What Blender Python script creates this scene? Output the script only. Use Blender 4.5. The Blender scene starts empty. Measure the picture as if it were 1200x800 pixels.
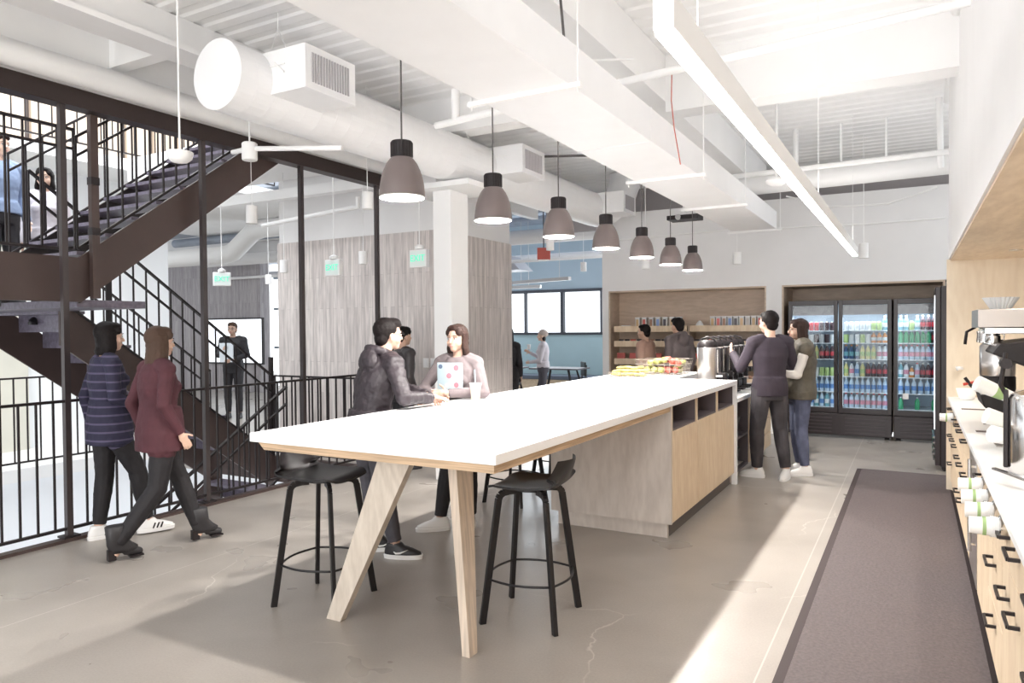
import bpy, math, random
from mathutils import Vector, Matrix, Euler
PI = math.pi
random.seed(7)
SC = bpy.context.scene
COL = SC.collection

# ------------------------------------------------------------------ camera
CAMH = 1.58
yaw, pitch, roll = 0.508489490, 0.0177499, -0.00851175
fwd = Vector((-math.sin(yaw)*math.cos(pitch), math.cos(yaw)*math.cos(pitch), -math.sin(pitch)))
rt = Vector((math.cos(yaw), math.sin(yaw), 0)); up = rt.cross(fwd)
rt2 = rt*math.cos(roll) + up*math.sin(roll); up2 = -rt*math.sin(roll) + up*math.cos(roll)
cd = bpy.data.cameras.new('camera'); cam = bpy.data.objects.new('camera', cd); COL.objects.link(cam)
M = Matrix.Identity(4)
for i in range(3):
    M[i][0] = rt2[i]; M[i][1] = up2[i]; M[i][2] = -fwd[i]
M[0][3], M[1][3], M[2][3] = 0, 0, CAMH
cam.matrix_world = M
cd.sensor_width = 36; cd.lens = 845.576*36/1200; cd.clip_start = .02; cd.clip_end = 200
SC.camera = cam

# ------------------------------------------------------------------ world, lamps, exposure
W = bpy.data.worlds.new('world'); SC.world = W; W.use_nodes = True
W.node_tree.nodes['Background'].inputs[0].default_value = (.93, .97, 1.0, 1)
W.node_tree.nodes['Background'].inputs[1].default_value = 1.7
SC.view_settings.view_transform = 'Standard'; SC.view_settings.look = 'None'
SC.view_settings.exposure = 0.28; SC.view_settings.gamma = 1.0
SC.view_settings.use_curve_mapping = False
SC.cycles.max_bounces = 8; SC.cycles.diffuse_bounces = 5; SC.cycles.glossy_bounces = 3
SC.cycles.transmission_bounces = 4; SC.cycles.transparent_max_bounces = 8
SC.cycles.use_denoising = True
SC.cycles.caustics_reflective = False; SC.cycles.caustics_refractive = False

def area(name, loc, rot, sx, sy, power, col=(1, 1, 1)):
    l = bpy.data.lights.new(name, 'AREA'); l.shape = 'RECTANGLE'; l.size = sx; l.size_y = sy
    l.energy = power; l.color = col
    o = bpy.data.objects.new(name, l); COL.objects.link(o); o.location = loc; o.rotation_euler = rot
    return o
# added fill above atrium, behind camera, under ceiling; last is far window wall's daylight
area('atrium_fill', (-7.6, 4.5, 7.6), (0, 0, 0), 4, 9, 800, (.93, .97, 1))  # unseen fill added to brighten the atrium
area('rear_fill', (-.6, -3.9, 2.0), (math.radians(106), 0, math.radians(6)), 7, 3.4, 340, (1, .985, .96))  # unseen fill added behind the camera, tilted up to lift the ceiling
area('ceiling_fill', (-.6, 5.6, 2.52), (PI, 0, 0), .05, 7.2, 15, (1, .99, .97))  # added upward fill over the LED housing to brighten the ceiling
area('far_window_daylight', (-8.0, 15.2, 2.6), (math.radians(-75), 0, 0), 5, 2, 160, (.88, .95, 1))

# ------------------------------------------------------------------ tagging and mesh helpers
def tag(o, label=None, cat=None, group=None, kind=None):
    if label: o['label'] = label
    if cat: o['category'] = cat
    if group: o['group'] = group
    if kind: o['kind'] = kind
    return o
def empty(name, loc=(0, 0, 0), rz=0, label=None, cat=None, group=None):
    o = bpy.data.objects.new(name, None); COL.objects.link(o)
    o.location = loc; o.rotation_euler = (0, 0, rz); o.empty_display_size = .1
    return tag(o, label, cat, group)
def heading(dx, dy): return math.atan2(-dx, dy)

class MB:
    def __init__(s): s.v = []; s.f = []; s.m = []; s.mi = 0
    def add(s, vs, fs):
        n = len(s.v); s.v += [tuple(v) for v in vs]; s.f += [tuple(i+n for i in f) for f in fs]; s.m += [s.mi]*len(fs)
        return s
    def box(s, x0, x1, y0, y1, z0, z1):
        return s.add([(x0,y0,z0),(x1,y0,z0),(x1,y1,z0),(x0,y1,z0),(x0,y0,z1),(x1,y0,z1),(x1,y1,z1),(x0,y1,z1)],
                     [(0,3,2,1),(4,5,6,7),(0,1,5,4),(1,2,6,5),(2,3,7,6),(3,0,4,7)])
    def obox(s, c, sz, R):
        c = Vector(c); h = Vector(sz)/2; vs = []
        for dz in (-1,1):
            for dx, dy in ((-1,-1),(1,-1),(1,1),(-1,1)): vs.append(c + R @ Vector((dx*h.x, dy*h.y, dz*h.z)))
        return s.add(vs, [(0,3,2,1),(4,5,6,7),(0,1,5,4),(1,2,6,5),(2,3,7,6),(3,0,4,7)])
    def bar(s, a, b, w, h, upv=(0,0,1)):
        a, b = Vector(a), Vector(b); d = (b-a); L = d.length; d.normalize(); u = Vector(upv)
        if abs(d.dot(u)) > .99: u = Vector((0,1,0))
        r = d.cross(u).normalized(); u = r.cross(d); vs = []
        for p in (a, b):
            for i, j in ((-1,-1),(1,-1),(1,1),(-1,1)): vs.append(p + r*i*w/2 + u*j*h/2)
        return s.add(vs, [(3,2,1,0),(4,5,6,7),(0,1,5,4),(1,2,6,5),(2,3,7,6),(3,0,4,7)])
    def tube(s, pts, r, n=10, closed=False, cap=True):
        P = [Vector(p) for p in pts]; m = len(P); R = r if isinstance(r, (list, tuple)) else [r]*m
        ring = []; prev = None
        for i, p in enumerate(P):
            if closed: d = P[(i+1) % m]-P[i-1]
            else: d = P[min(i+1, m-1)]-P[max(i-1, 0)]
            d.normalize()
            if prev is None:
                u = Vector((0,0,1)) if abs(d.z) < .9 else Vector((1,0,0))
                a = d.cross(u).normalized()
            else:
                a = (prev - d*prev.dot(d)).normalized()
            prev = a; b = d.cross(a)
            ring.append([p + (a*math.cos(2*PI*k/n)+b*math.sin(2*PI*k/n))*R[i] for k in range(n)])
        vs = [v for q in ring for v in q]; fs = []
        for i in range(m if closed else m-1):
            j = (i+1) % m
            for k in range(n): fs.append((i*n+k, i*n+(k+1) % n, j*n+(k+1) % n, j*n+k))
        if cap and not closed:
            fs.append(tuple(range(n))[::-1]); fs.append(tuple((m-1)*n+k for k in range(n)))
        return s.add(vs, fs)
    def lathe(s, prof, c=(0,0,0), n=24, cap=True, R=None, sx=1, sy=1):
        c = Vector(c); vs = []; fs = []
        for r, z in prof:
            for k in range(n):
                v = Vector((r*math.cos(2*PI*k/n)*sx, r*math.sin(2*PI*k/n)*sy, z))
                vs.append(c + (R @ v if R else v))
        m = len(prof)
        for i in range(m-1):
            for k in range(n): fs.append((i*n+k, i*n+(k+1) % n, (i+1)*n+(k+1) % n, (i+1)*n+k))
        if cap: fs.append(tuple(range(n))[::-1]); fs.append(tuple((m-1)*n+k for k in range(n)))
        return s.add(vs, fs)
    def cyl(s, c, r, z0, z1, n=20): return s.lathe([(r, z0), (r, z1)], c, n)
    def ell(s, c, rad, R=None, n=16, m=10):
        prof = [(math.sin(PI*i/m), -math.cos(PI*i/m)) for i in range(m+1)]
        prof[0] = (.001, -1); prof[-1] = (.001, 1)
        c = Vector(c); vs = []; fs = []
        for r, z in prof:
            for k in range(n):
                v = Vector((r*math.cos(2*PI*k/n)*rad[0], r*math.sin(2*PI*k/n)*rad[1], z*rad[2])); vs.append(c + (R @ v if R else v))
        for i in range(m):
            for k in range(n): fs.append((i*n+k, i*n+(k+1) % n, (i+1)*n+(k+1) % n, (i+1)*n+k))
        fs.append(tuple(range(n))[::-1]); fs.append(tuple(m*n+k for k in range(n)))
        return s.add(vs, fs)
    def cap(s, a, ra, b, rb, n=12, flat=False):
        a, b = Vector(a), Vector(b); d = b-a; L = d.length
        if L < 1e-6: return s.ell(a, (ra, ra, ra))
        q = d.to_track_quat('Z', 'Y').to_matrix(); prof = []
        for i in range(5): t = -PI/2 + i*PI/8; prof.append((max(ra*math.cos(t), .0005), ra*math.sin(t)))
        if flat: prof.append((rb, L))
        else:
            for i in range(5): t = i*PI/8; prof.append((max(rb*math.cos(t), .0005), L+rb*math.sin(t)))
        return s.lathe(prof, a, n, True, q)
    def prism(s, poly, axis, a, b):
        def mk(p, t):
            if axis == 'x': return (t, p[0], p[1])
            if axis == 'y': return (p[0], t, p[1])
            return (p[0], p[1], t)
        n = len(poly); vs = [mk(p, a) for p in poly]+[mk(p, b) for p in poly]
        fs = [tuple(range(n))[::-1], tuple(range(n, 2*n))]+[(i, (i+1) % n, n+(i+1) % n, n+i) for i in range(n)]
        return s.add(vs, fs)
    def loft(s, secs, n=20, power=2.0, cap=True):
        # secs: (center, rx, ry, rz_angle)
        vs = []; fs = []
        for (c, rx, ry, an) in secs:
            for k in range(n):
                t = 2*PI*k/n; ct, st = math.cos(t), math.sin(t)
                x = rx*math.copysign(abs(ct)**(2/power), ct); y = ry*math.copysign(abs(st)**(2/power), st)
                vs.append((c[0]+x*math.cos(an)-y*math.sin(an), c[1]+x*math.sin(an)+y*math.cos(an), c[2]))
        m = len(secs)
        for i in range(m-1):
            for k in range(n): fs.append((i*n+k, i*n+(k+1) % n, (i+1)*n+(k+1) % n, (i+1)*n+k))
        if cap: fs.append(tuple(range(n))[::-1]); fs.append(tuple((m-1)*n+k for k in range(n)))
        return s.add(vs, fs)
    def text(s, body, size, M4, depth=.001, align='CENTER'):
        cu = bpy.data.curves.new('t', 'FONT'); cu.body = body; cu.size = size; cu.extrude = depth; cu.align_x = align; cu.align_y = 'CENTER'
        cu.resolution_u = 2
        o = bpy.data.objects.new('t', cu); COL.objects.link(o)
        me = o.to_mesh(); s.add([M4 @ v.co for v in me.vertices], [tuple(p.vertices) for p in me.polygons])
        o.to_mesh_clear(); bpy.data.objects.remove(o); bpy.data.curves.remove(cu)
        return s
    def build(s, name, mat, parent=None, smooth=False, bevel=0, loc=None, rz=0, kind=None, label=None, cat=None, group=None, seg=2, angle=None):
        me = bpy.data.meshes.new(name); me.from_pydata(s.v, [], s.f)
        for mm in (mat if isinstance(mat, (list, tuple)) else [mat]): me.materials.append(mm)
        if isinstance(mat, (list, tuple)): me.polygons.foreach_set('material_index', s.m)
        if smooth: me.polygons.foreach_set('use_smooth', [True]*len(s.f))
        me.update()
        o = bpy.data.objects.new(name, me); COL.objects.link(o)
        if smooth and angle is not None: me.set_sharp_from_angle(angle=math.radians(angle))
        if bevel:
            b = o.modifiers.new('bevel', 'BEVEL'); b.width = bevel; b.segments = seg; b.limit_method = 'ANGLE'; b.angle_limit = math.radians(40)
        if parent: o.parent = parent
        if loc is not None: o.location = loc
        if rz: o.rotation_euler = (0, 0, rz)
        return tag(o, label, cat, group, kind)

def copy_tree(o, parent=None):
    c = o.copy(); COL.objects.link(c)
    if parent: c.parent = parent
    for ch in list(o.children): copy_tree(ch, c)
    return c

# ------------------------------------------------------------------ materials
MATS = {}
def mat(name, col, rough=.6, metal=0, noise=0, nscale=8, bump=0, spec=.5, emit=None, es=0, alpha=1, trans=0, stretch=(1,1,1), col2=None, coat=0):
    if name in MATS: return MATS[name]
    m = bpy.data.materials.new(name); m.use_nodes = True; nt = m.node_tree; b = nt.nodes['Principled BSDF']
    b.inputs['Base Color'].default_value = (*col, 1); b.inputs['Roughness'].default_value = rough
    b.inputs['Metallic'].default_value = metal; b.inputs['Specular IOR Level'].default_value = spec
    if coat: b.inputs['Coat Weight'].default_value = coat
    if trans: b.inputs['Transmission Weight'].default_value = trans
    if alpha < 1: b.inputs['Alpha'].default_value = alpha
    if emit: b.inputs['Emission Color'].default_value = (*emit, 1); b.inputs['Emission Strength'].default_value = es
    if noise or bump or col2:
        tc = nt.nodes.new('ShaderNodeTexCoord'); mp = nt.nodes.new('ShaderNodeMapping'); mp.inputs['Scale'].default_value = stretch
        nz = nt.nodes.new('ShaderNodeTexNoise'); nz.inputs['Scale'].default_value = nscale; nz.inputs['Detail'].default_value = 6
        nt.links.new(tc.outputs['Object'], mp.inputs[0]); nt.links.new(mp.outputs[0], nz.inputs[0])
        if noise or col2:
            cr = nt.nodes.new('ShaderNodeValToRGB'); c2 = col2 or tuple(max(0, c*(1-noise)) for c in col); c1 = col if col2 else tuple(min(1, c*(1+noise*.5)) for c in col)
            cr.color_ramp.elements[0].position = .3; cr.color_ramp.elements[1].position = .7
            cr.color_ramp.elements[0].color = (*c2, 1); cr.color_ramp.elements[1].color = (*c1, 1)
            nt.links.new(nz.outputs[0], cr.inputs[0]); nt.links.new(cr.outputs[0], b.inputs['Base Color'])
        if bump:
            bp = nt.nodes.new('ShaderNodeBump'); bp.inputs['Strength'].default_value = bump; bp.inputs['Distance'].default_value = .01
            nt.links.new(nz.outputs[0], bp.inputs['Height']); nt.links.new(bp.outputs[0], b.inputs['Normal'])
    MATS[name] = m; return m

def wood(name, a, b_, axis='z', scale=1.0, rough=.5):
    m = bpy.data.materials.new(name); m.use_nodes = True; nt = m.node_tree; b = nt.nodes['Principled BSDF']; b.inputs['Roughness'].default_value = rough
    tc = nt.nodes.new('ShaderNodeTexCoord'); mp = nt.nodes.new('ShaderNodeMapping')
    st = {'z': (1,1,.25), 'x': (.25,1,1), 'y': (1,.25,1)}[axis]; mp.inputs['Scale'].default_value = tuple(q*scale for q in st)
    n1 = nt.nodes.new('ShaderNodeTexNoise'); n1.inputs['Scale'].default_value = 1.6; n1.inputs['Detail'].default_value = 3; n1.inputs['Distortion'].default_value = .8
    mul = nt.nodes.new('ShaderNodeMath'); mul.operation = 'MULTIPLY'; mul.inputs[1].default_value = 60
    sn = nt.nodes.new('ShaderNodeMath'); sn.operation = 'SINE'
    n2 = nt.nodes.new('ShaderNodeTexNoise'); n2.inputs['Scale'].default_value = 30; n2.inputs['Detail'].default_value = 6
    ad = nt.nodes.new('ShaderNodeMath'); ad.operation = 'MULTIPLY_ADD'; ad.inputs[1].default_value = .13
    cr = nt.nodes.new('ShaderNodeValToRGB'); cr.color_ramp.elements[0].position = .25; cr.color_ramp.elements[1].position = .75
    cr.color_ramp.elements[0].color = (*b_, 1); cr.color_ramp.elements[1].color = (*a, 1)
    L = nt.links.new
    L(tc.outputs['Object'], mp.inputs[0]); L(mp.outputs[0], n1.inputs[0]); L(mp.outputs[0], n2.inputs[0]); L(n1.outputs[0], mul.inputs[0]); L(mul.outputs[0], sn.inputs[0])
    L(sn.outputs[0], ad.inputs[0]); L(n2.outputs[0], ad.inputs[2]); L(ad.outputs[0], cr.inputs[0]); L(cr.outputs[0], b.inputs['Base Color'])
    MATS[name] = m; return m

white = mat('white_paint', (.90, .895, .89), .6, noise=.02, nscale=3)
wallw = mat('wall_paint', (.84, .83, .83), .7, noise=.03, nscale=2)
ductw = mat('duct_paint', (.88, .88, .89), .45, noise=.02, nscale=5)
deckm = mat('deck_paint', (.93, .925, .92), .6, noise=.03, nscale=4)
solid = mat('solid_surface', (.90, .90, .91), .28, noise=.01, nscale=3)
steelb = mat('dark_bronze_steel', (.070, .047, .042), .45, noise=.12, nscale=3, spec=.35)
steelk = mat('black_steel', (.020, .015, .016), .42, spec=.35)
postm = mat('post_steel', (.045, .034, .034), .4)
fascm = mat('fascia_steel', (.032, .022, .02), .45, spec=.3)
tread = mat('tread_steel', (.15, .13, .17), .4, noise=.35, nscale=25, bump=.3)
blackp = mat('black_plastic', (.016, .012, .013), .45, spec=.3)
stoolm = mat('stool_black', (.014, .012, .013), .38, spec=.35)
ply = wood('birch_plywood', (.76, .62, .45), (.66, .51, .355), 'z')
plyg = wood('birch_plywood_shaded', (.62, .56, .51), (.52, .46, .415), 'z')  # greyer copy of the plywood, with the island panel's shade in its colour
plyx = wood('birch_plywood_lengthwise', (.74, .60, .44), (.62, .48, .34), 'y')
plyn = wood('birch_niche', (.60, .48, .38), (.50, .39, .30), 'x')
plyedge = mat('plywood_edge', (.56, .40, .26), .6, noise=.35, nscale=3, stretch=(1,1,40))
chrome = mat('chrome', (.75, .74, .73), .15, 1.0)
steel = mat('brushed_steel', (.66, .63, .61), .28, 1.0, noise=.06, nscale=10, stretch=(1,1,.05))
lampg = mat('lamp_grey', (.15, .12, .115), .42)
lampin = mat('lamp_inner', (.9, .9, .88), .5)
glow = mat('led_glow', (1, 1, 1), .5, emit=(1, .99, .97), es=13)
bulbm = mat('bulb_glow', (1, 1, 1), .5, emit=(1, .95, .88), es=8)
skylit = mat('daylight_glass', (.9, .95, 1), .3, emit=(.93, .97, 1), es=1.25)
cordm = mat('cord_dark', (.09, .08, .08), .6)
cubby = mat('cubby_grey', (.13, .105, .115), .6)
cupw = mat('paper_white', (.88, .88, .87), .55)
greenp = mat('green_print', (.35, .50, .22), .5)
glassm = mat('clear_glass', (.95, .97, .97), .05, trans=1.0)
# ------------------------------------------------------------------ concrete floor
def floor_mat():
    m = bpy.data.materials.new('polished_concrete'); m.use_nodes = True; nt = m.node_tree; b = nt.nodes['Principled BSDF']; L = nt.links.new
    tc = nt.nodes.new('ShaderNodeTexCoord')
    def N(sc, det=5, dist=0):
        n = nt.nodes.new('ShaderNodeTexNoise'); n.inputs['Scale'].default_value = sc; n.inputs['Detail'].default_value = det; n.inputs['Distortion'].default_value = dist
        L(tc.outputs['Object'], n.inputs[0]); return n
    def ramp(src, p0, c0, p1, c1):
        r = nt.nodes.new('ShaderNodeValToRGB'); e = r.color_ramp.elements; e[0].position = p0; e[1].position = p1
        e[0].color = (*c0, 1); e[1].color = (*c1, 1); L(src, r.inputs[0]); return r
    def mix(f, a, c, t='MIX'):
        x = nt.nodes.new('ShaderNodeMix'); x.data_type = 'RGBA'; x.blend_type = t
        if isinstance(f, float): x.inputs[0].default_value = f
        else: L(f, x.inputs[0])
        for s, v in ((6, a), (7, c)):
            if isinstance(v, tuple): x.inputs[s].default_value = (*v, 1)
            else: L(v, x.inputs[s])
        return x.outputs[2]
    base = ramp(N(.8, 6, .3).outputs[0], .05, (.235, .205, .18), .95, (.45, .405, .365)).outputs[0]
    sp = ramp(N(90, 2).outputs[0], .1, (.58, .56, .54), .8, (1, 1, 1)).outputs[0]
    c = mix(.55, base, sp, 'MULTIPLY')
    lt = ramp(N(2.6, 2, .2).outputs[0], .0, (0, 0, 0), 1.0, (.5, .5, .5)).outputs[0]
    c = mix(lt, c, (.50, .47, .43))
    # hairline cracks
    nz = N(2.5, 4); vm = nt.nodes.new('ShaderNodeVectorMath'); vm.operation = 'ADD'; L(tc.outputs['Object'], vm.inputs[0])
    sc = nt.nodes.new('ShaderNodeVectorMath'); sc.operation = 'SCALE'; sc.inputs['Scale'].default_value = .35; L(nz.outputs['Color'], sc.inputs[0]); L(sc.outputs[0], vm.inputs[1])
    vo = nt.nodes.new('ShaderNodeTexVoronoi'); vo.feature = 'DISTANCE_TO_EDGE'; vo.inputs['Scale'].default_value = .62; L(vm.outputs[0], vo.inputs[0])
    cr = ramp(vo.outputs['Distance'], .0015, (1, 1, 1), .004, (0, 0, 0)).outputs[0]
    gate = ramp(N(1.1, 1).outputs[0], .50, (0, 0, 0), .6, (1, 1, 1)).outputs[0]
    mm = nt.nodes.new('ShaderNodeMath'); mm.operation = 'MULTIPLY'; L(cr, mm.inputs[0]); L(gate, mm.inputs[1])
    m2 = nt.nodes.new('ShaderNodeMath'); m2.operation = 'MULTIPLY'; m2.inputs[1].default_value = .6; L(mm.outputs[0], m2.inputs[0])
    c = mix(m2.outputs[0], c, (.66, .62, .57))
    # saw-cut joints running along y
    sx = nt.nodes.new('ShaderNodeSeparateXYZ'); L(tc.outputs['Object'], sx.inputs[0])
    for jx, ax in ((-4.28, 'X'), (-.62, 'X'), (9.3, 'Y')):
        s = nt.nodes.new('ShaderNodeMath'); s.operation = 'SUBTRACT'; s.inputs[1].default_value = jx; L(sx.outputs[ax], s.inputs[0])
        a = nt.nodes.new('ShaderNodeMath'); a.operation = 'ABSOLUTE'; L(s.outputs[0], a.inputs[0])
        l = nt.nodes.new('ShaderNodeMath'); l.operation = 'LESS_THAN'; l.inputs[1].default_value = .004; L(a.outputs[0], l.inputs[0])
        f = nt.nodes.new('ShaderNodeMath'); f.operation = 'MULTIPLY'; f.inputs[1].default_value = .55; L(l.outputs[0], f.inputs[0])
        c = mix(f.outputs[0], c, (.62, .58, .54))
    L(c, b.inputs['Base Color'])
    rr = ramp(N(1.6, 3).outputs[0], .05, (.20, .20, .20), .95, (.42, .42, .42)).outputs[0]; L(rr, b.inputs['Roughness'])
    return m
conc = floor_mat()
def struct(mb, name, m, **k):
    return mb.build(name, m, kind='structure', **k)
struct(MB().box(-5.6, 3, -4, 11.6, -.30, 0), 'floor', conc)
struct(MB().box(-22, -5.6, 6.45, 20, -.30, 0).box(-5.6, -4.5, 11.6, 20, -.30, 0), 'floor_beyond_stairs', conc)
struct(MB().box(-22, -8.98, -6, 6.45, -.30, 0), 'floor_across_atrium', mat('pale_floor', (.72, .70, .68), .4, noise=.05, nscale=2))
struct(MB().box(-9.6, -8.97, -6, 14, -4, -.12), 'wall_lower_across', mat('lower_white', (.88, .90, .93), .5, noise=.03, nscale=1))
struct(MB().box(-10.8, -10.6, -6, 7.55, 0, 3.86), 'wall_across_near', mat('across_white', (.88, .90, .92), .6, noise=.04, nscale=1))
struct(MB().box(-10.6, -10.5, 3.2, 5.35, 0, 3.3).box(-10.6, -10.48, 4.5, 4.56, 0, 3.3), 'wall_across_panel', mat('beige_panel', (.66, .64, .56), .6, noise=.06, nscale=2))
lowm = mat('lower_floor', (.86, .88, .92), .35, noise=.05, nscale=1)
struct(MB().box(-24, -3, -6, 14, -4.1, -4.0), 'floor_lower_level', lowm)

# ------------------------------------------------------------------ timber plank cladding
def plank_mat(name, a, b_, w=.062):
    m = bpy.data.materials.new(name); m.use_nodes = True; nt = m.node_tree; b = nt.nodes['Principled BSDF']; b.inputs['Roughness'].default_value = .6; L = nt.links.new
    tc = nt.nodes.new('ShaderNodeTexCoord'); sx = nt.nodes.new('ShaderNodeSeparateXYZ'); L(tc.outputs['Object'], sx.inputs[0])
    ad = nt.nodes.new('ShaderNodeMath'); ad.operation = 'ADD'; L(sx.outputs['X'], ad.inputs[0]); L(sx.outputs['Y'], ad.inputs[1])
    cb = nt.nodes.new('ShaderNodeCombineXYZ'); L(sx.outputs['Z'], cb.inputs[0]); L(ad.outputs[0], cb.inputs[1])
    br = nt.nodes.new('ShaderNodeTexBrick'); L(cb.outputs[0], br.inputs[0]); br.offset = .37; br.offset_frequency = 2
    br.inputs['Scale'].default_value = 1; br.inputs['Brick Width'].default_value = 1.15; br.inputs['Row Height'].default_value = w
    br.inputs['Mortar Size'].default_value = .0015; br.inputs['Mortar'].default_value = (*[q*.6 for q in b_], 1)
    br.inputs['Color1'].default_value = (*a, 1); br.inputs['Color2'].default_value = (*b_, 1); br.inputs['Bias'].default_value = 0
    nz = nt.nodes.new('ShaderNodeTexNoise'); nz.inputs['Scale'].default_value = 6; nz.inputs['Detail'].default_value = 6
    mp = nt.nodes.new('ShaderNodeMapping'); mp.inputs['Scale'].default_value = (6, 6, .5); L(tc.outputs['Object'], mp.inputs[0]); L(mp.outputs[0], nz.inputs[0])
    r = nt.nodes.new('ShaderNodeValToRGB'); r.color_ramp.elements[0].color = (.72, .72, .72, 1); r.color_ramp.elements[1].color = (1.1, 1.1, 1.1, 1)
    r.color_ramp.elements[0].position = .3; r.color_ramp.elements[1].position = .7; L(nz.outputs[0], r.inputs[0])
    x = nt.nodes.new('ShaderNodeMix'); x.data_type = 'RGBA'; x.blend_type = 'MULTIPLY'; x.inputs[0].default_value = 1; L(br.outputs[0], x.inputs[6]); L(r.outputs[0], x.inputs[7])
    L(x.outputs[2], b.inputs['Base Color']); return m
plankm = plank_mat('weathered_planks', (.74, .68, .65), (.60, .54, .52))
plank2 = plank_mat('grey_planks', (.46, .43, .44), (.36, .33, .345))

# core block: painted above, planks below
CX, CY = -5.18, 7.4
struct(MB().box(-7.95, CX, CY, 9.3, 0, 2.82), 'wall_core_planks', plankm)
struct(MB().box(-7.93, CX-.02, CY+.02, 9.28, 2.82, 4.3), 'wall_core_upper', wallw)
struct(MB().box(-24, -14.6, 13, 13.3, 0, 3.45), 'wall_screen_planks', plank2)
struct(MB().box(-24, -12, 13.05, 13.3, 3.45, 5.2), 'wall_screen_upper', wallw)
# white square column in front of the core
struct(MB().box(-4.40, -4.18, 6.22, 6.55, 0, 3.02), 'trim_column', white, bevel=.004)
struct(MB().box(-4.75, -3.85, 6.05, 6.75, 3.02, 3.075), 'trim_column_head', white)

# ------------------------------------------------------------------ back wall with two niches
Y0 = 11.15
bw = MB()
bw.box(-4.50, -4.39, Y0, Y0+.55, 0, 3.44)
bw.box(-4.39, .40, Y0, Y0+.55, 2.18, 3.44)
bw.box(-1.91, -1.69, Y0, Y0+.55, 0, 2.18)
bw.box(.40, 3, Y0, Y0+.55, 0, 3.44)
bw.box(-4.5, 3, Y0+.95, Y0+1.05, 0, 3.3)
struct(bw, 'wall_back', wallw)
nl = MB(); nl.box(-4.389, -1.911, Y0+.42, Y0+.45, 0, 2.18); nl.box(-4.389, -4.365, Y0+.004, Y0+.42, 0, 2.18); nl.box(-1.935, -1.911, Y0+.004, Y0+.42, 0, 2.18)
nl.box(-4.365, -1.935, Y0+.004, Y0+.42, 2.155, 2.18)
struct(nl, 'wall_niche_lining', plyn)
nr = MB(); nr.box(-1.689, -1.665, Y0-.004, Y0+.9, 0, 2.18); nr.box(.335, .359, Y0-.004, Y0+.9, 0, 2.18); nr.box(-1.665, .335, Y0-.004, Y0+.9, 2.155, 2.18); nr.box(-1.665, .335, Y0+.88, Y0+.9, 0, 2.155)
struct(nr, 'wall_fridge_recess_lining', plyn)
struct(MB().box(-1.911, -1.689, Y0-.012, Y0, 0, .09), 'baseboard_back', white)
struct(MB().box(-5.9, 3, 11.9, 12.0, 3.3, 4.2), 'wall_gap_shade', mat('gap_shade', (.42, .39, .39), .8))  # dark-coloured backing stands for the shade in the gap above the wall

# far room: half-height blue wall, strip windows
bluew = mat('blue_wall', (.42, .57, .62), .6, noise=.03, nscale=2)
FY = 16.0
struct(MB().box(-13, -3.5, FY, FY+.2, 0, 1.46), 'wall_far_low', bluew)
struct(MB().box(-13, -3.5, FY, FY+.2, 2.50, 4.2), 'wall_far_high', mat('blue_grey_upper', (.38, .47, .54), .6, noise=.05, nscale=1))
struct(MB().box(-14, -13, FY, FY+.2, 0, 4.2), 'wall_far_end', bluew)
wf = MB()
for i in range(9): wf.box(-12.6+i*1.02-.02-(.02 if i % 2 else 0), -12.6+i*1.02+.02+(.02 if i % 2 else 0), FY-.04, FY+.08, 1.46, 2.5)
wf.box(-13, -3.5, FY-.05, FY+.08, 1.42, 1.48).box(-13, -3.5, FY-.05, FY+.08, 2.46, 2.53)
struct(wf, 'window_1', mat('window_frame_dark', (.05, .055, .07), .5))
struct(MB().box(-13, -3.5, FY+.1, FY+.12, 1.46, 2.5), 'window_1_glass', skylit)
# window gap with daylight between the core and the screen wall
struct(MB().box(-16, -10.5, 14.8, 14.82, 0, 3.1), 'window_2_glass', skylit)
w2 = MB()
for x in (-14.2, -13.2, -12.2, -11.2): w2.box(x-.03, x+.03, 14.72, 14.8, 0, 3.1)
for z in (1.1, 2.2, 3.08): w2.box(-16, -10.5, 14.72, 14.8, z-.03, z+.03)
struct(w2, 'window_2', mat('window_frame_grey', (.35, .42, .48), .5))
# far-room services
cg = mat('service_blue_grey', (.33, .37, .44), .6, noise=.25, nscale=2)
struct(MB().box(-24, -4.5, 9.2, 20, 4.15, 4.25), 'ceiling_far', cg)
for i, (y, z, r) in enumerate(((12.4, 3.35, .14), (13.6, 3.6, .08), (14.6, 3.2, .06), (11.6, 3.75, .1), (12.9, 2.95, .035), (13.3, 3.85, .05))):
    MB().tube([(-16, y, z), (-4.7, y, z)], r, 12).build('ceiling_pipe' if r < .1 else 'round_duct', [wallw, cg][i % 2], smooth=True, angle=40, cat='pipe' if r < .1 else 'duct',
        label=['grey round duct crossing high behind the plank core, largest of the far room', 'grey pipe under the far ceiling behind the round duct', 'slim pale pipe just before the far strip windows', 'grey duct crossing nearest beyond the plank core', 'thin lowest pipe crossing the far room', 'small grey pipe hard under the far ceiling'][i])
for i, (x, y, z, a) in enumerate(((-8.6, 13.0, 2.62, .03), (-7.0, 13.8, 2.6, -.35), (-8.2, 14.4, 2.52, .05))):
    MB().box(-.9, .9, -.04, .04, -.035, .035).tube([(-.6, 0, .03), (-.6, 0, 4.16-z)], .006, 6).tube([(.6, 0, .03), (.6, 0, 4.16-z)], .006, 6).build('linear_lamp', mat('lamp_bar', (.5, .48, .47), .5), loc=(x, y, z), rz=a, cat='lamp',
        label=['grey linear lamp bar left of the far strip windows', 'pale linear lamp bar slanting before the far strip windows', 'thin grey lamp bar across the middle of the strip windows'][i])
MB().tube([(-16, 10.5, 3.22), (-12.9, 10.5, 3.20), (-12.6, 10.5, 3.24), (-12.0, 10.5, 3.62), (-11.7, 10.5, 3.68), (-9.5, 10.5, 3.68)], .19, 20).build('bent_duct', white, smooth=True, angle=40, label='white round duct with a bend hanging beyond the stair opening', cat='duct')
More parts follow.
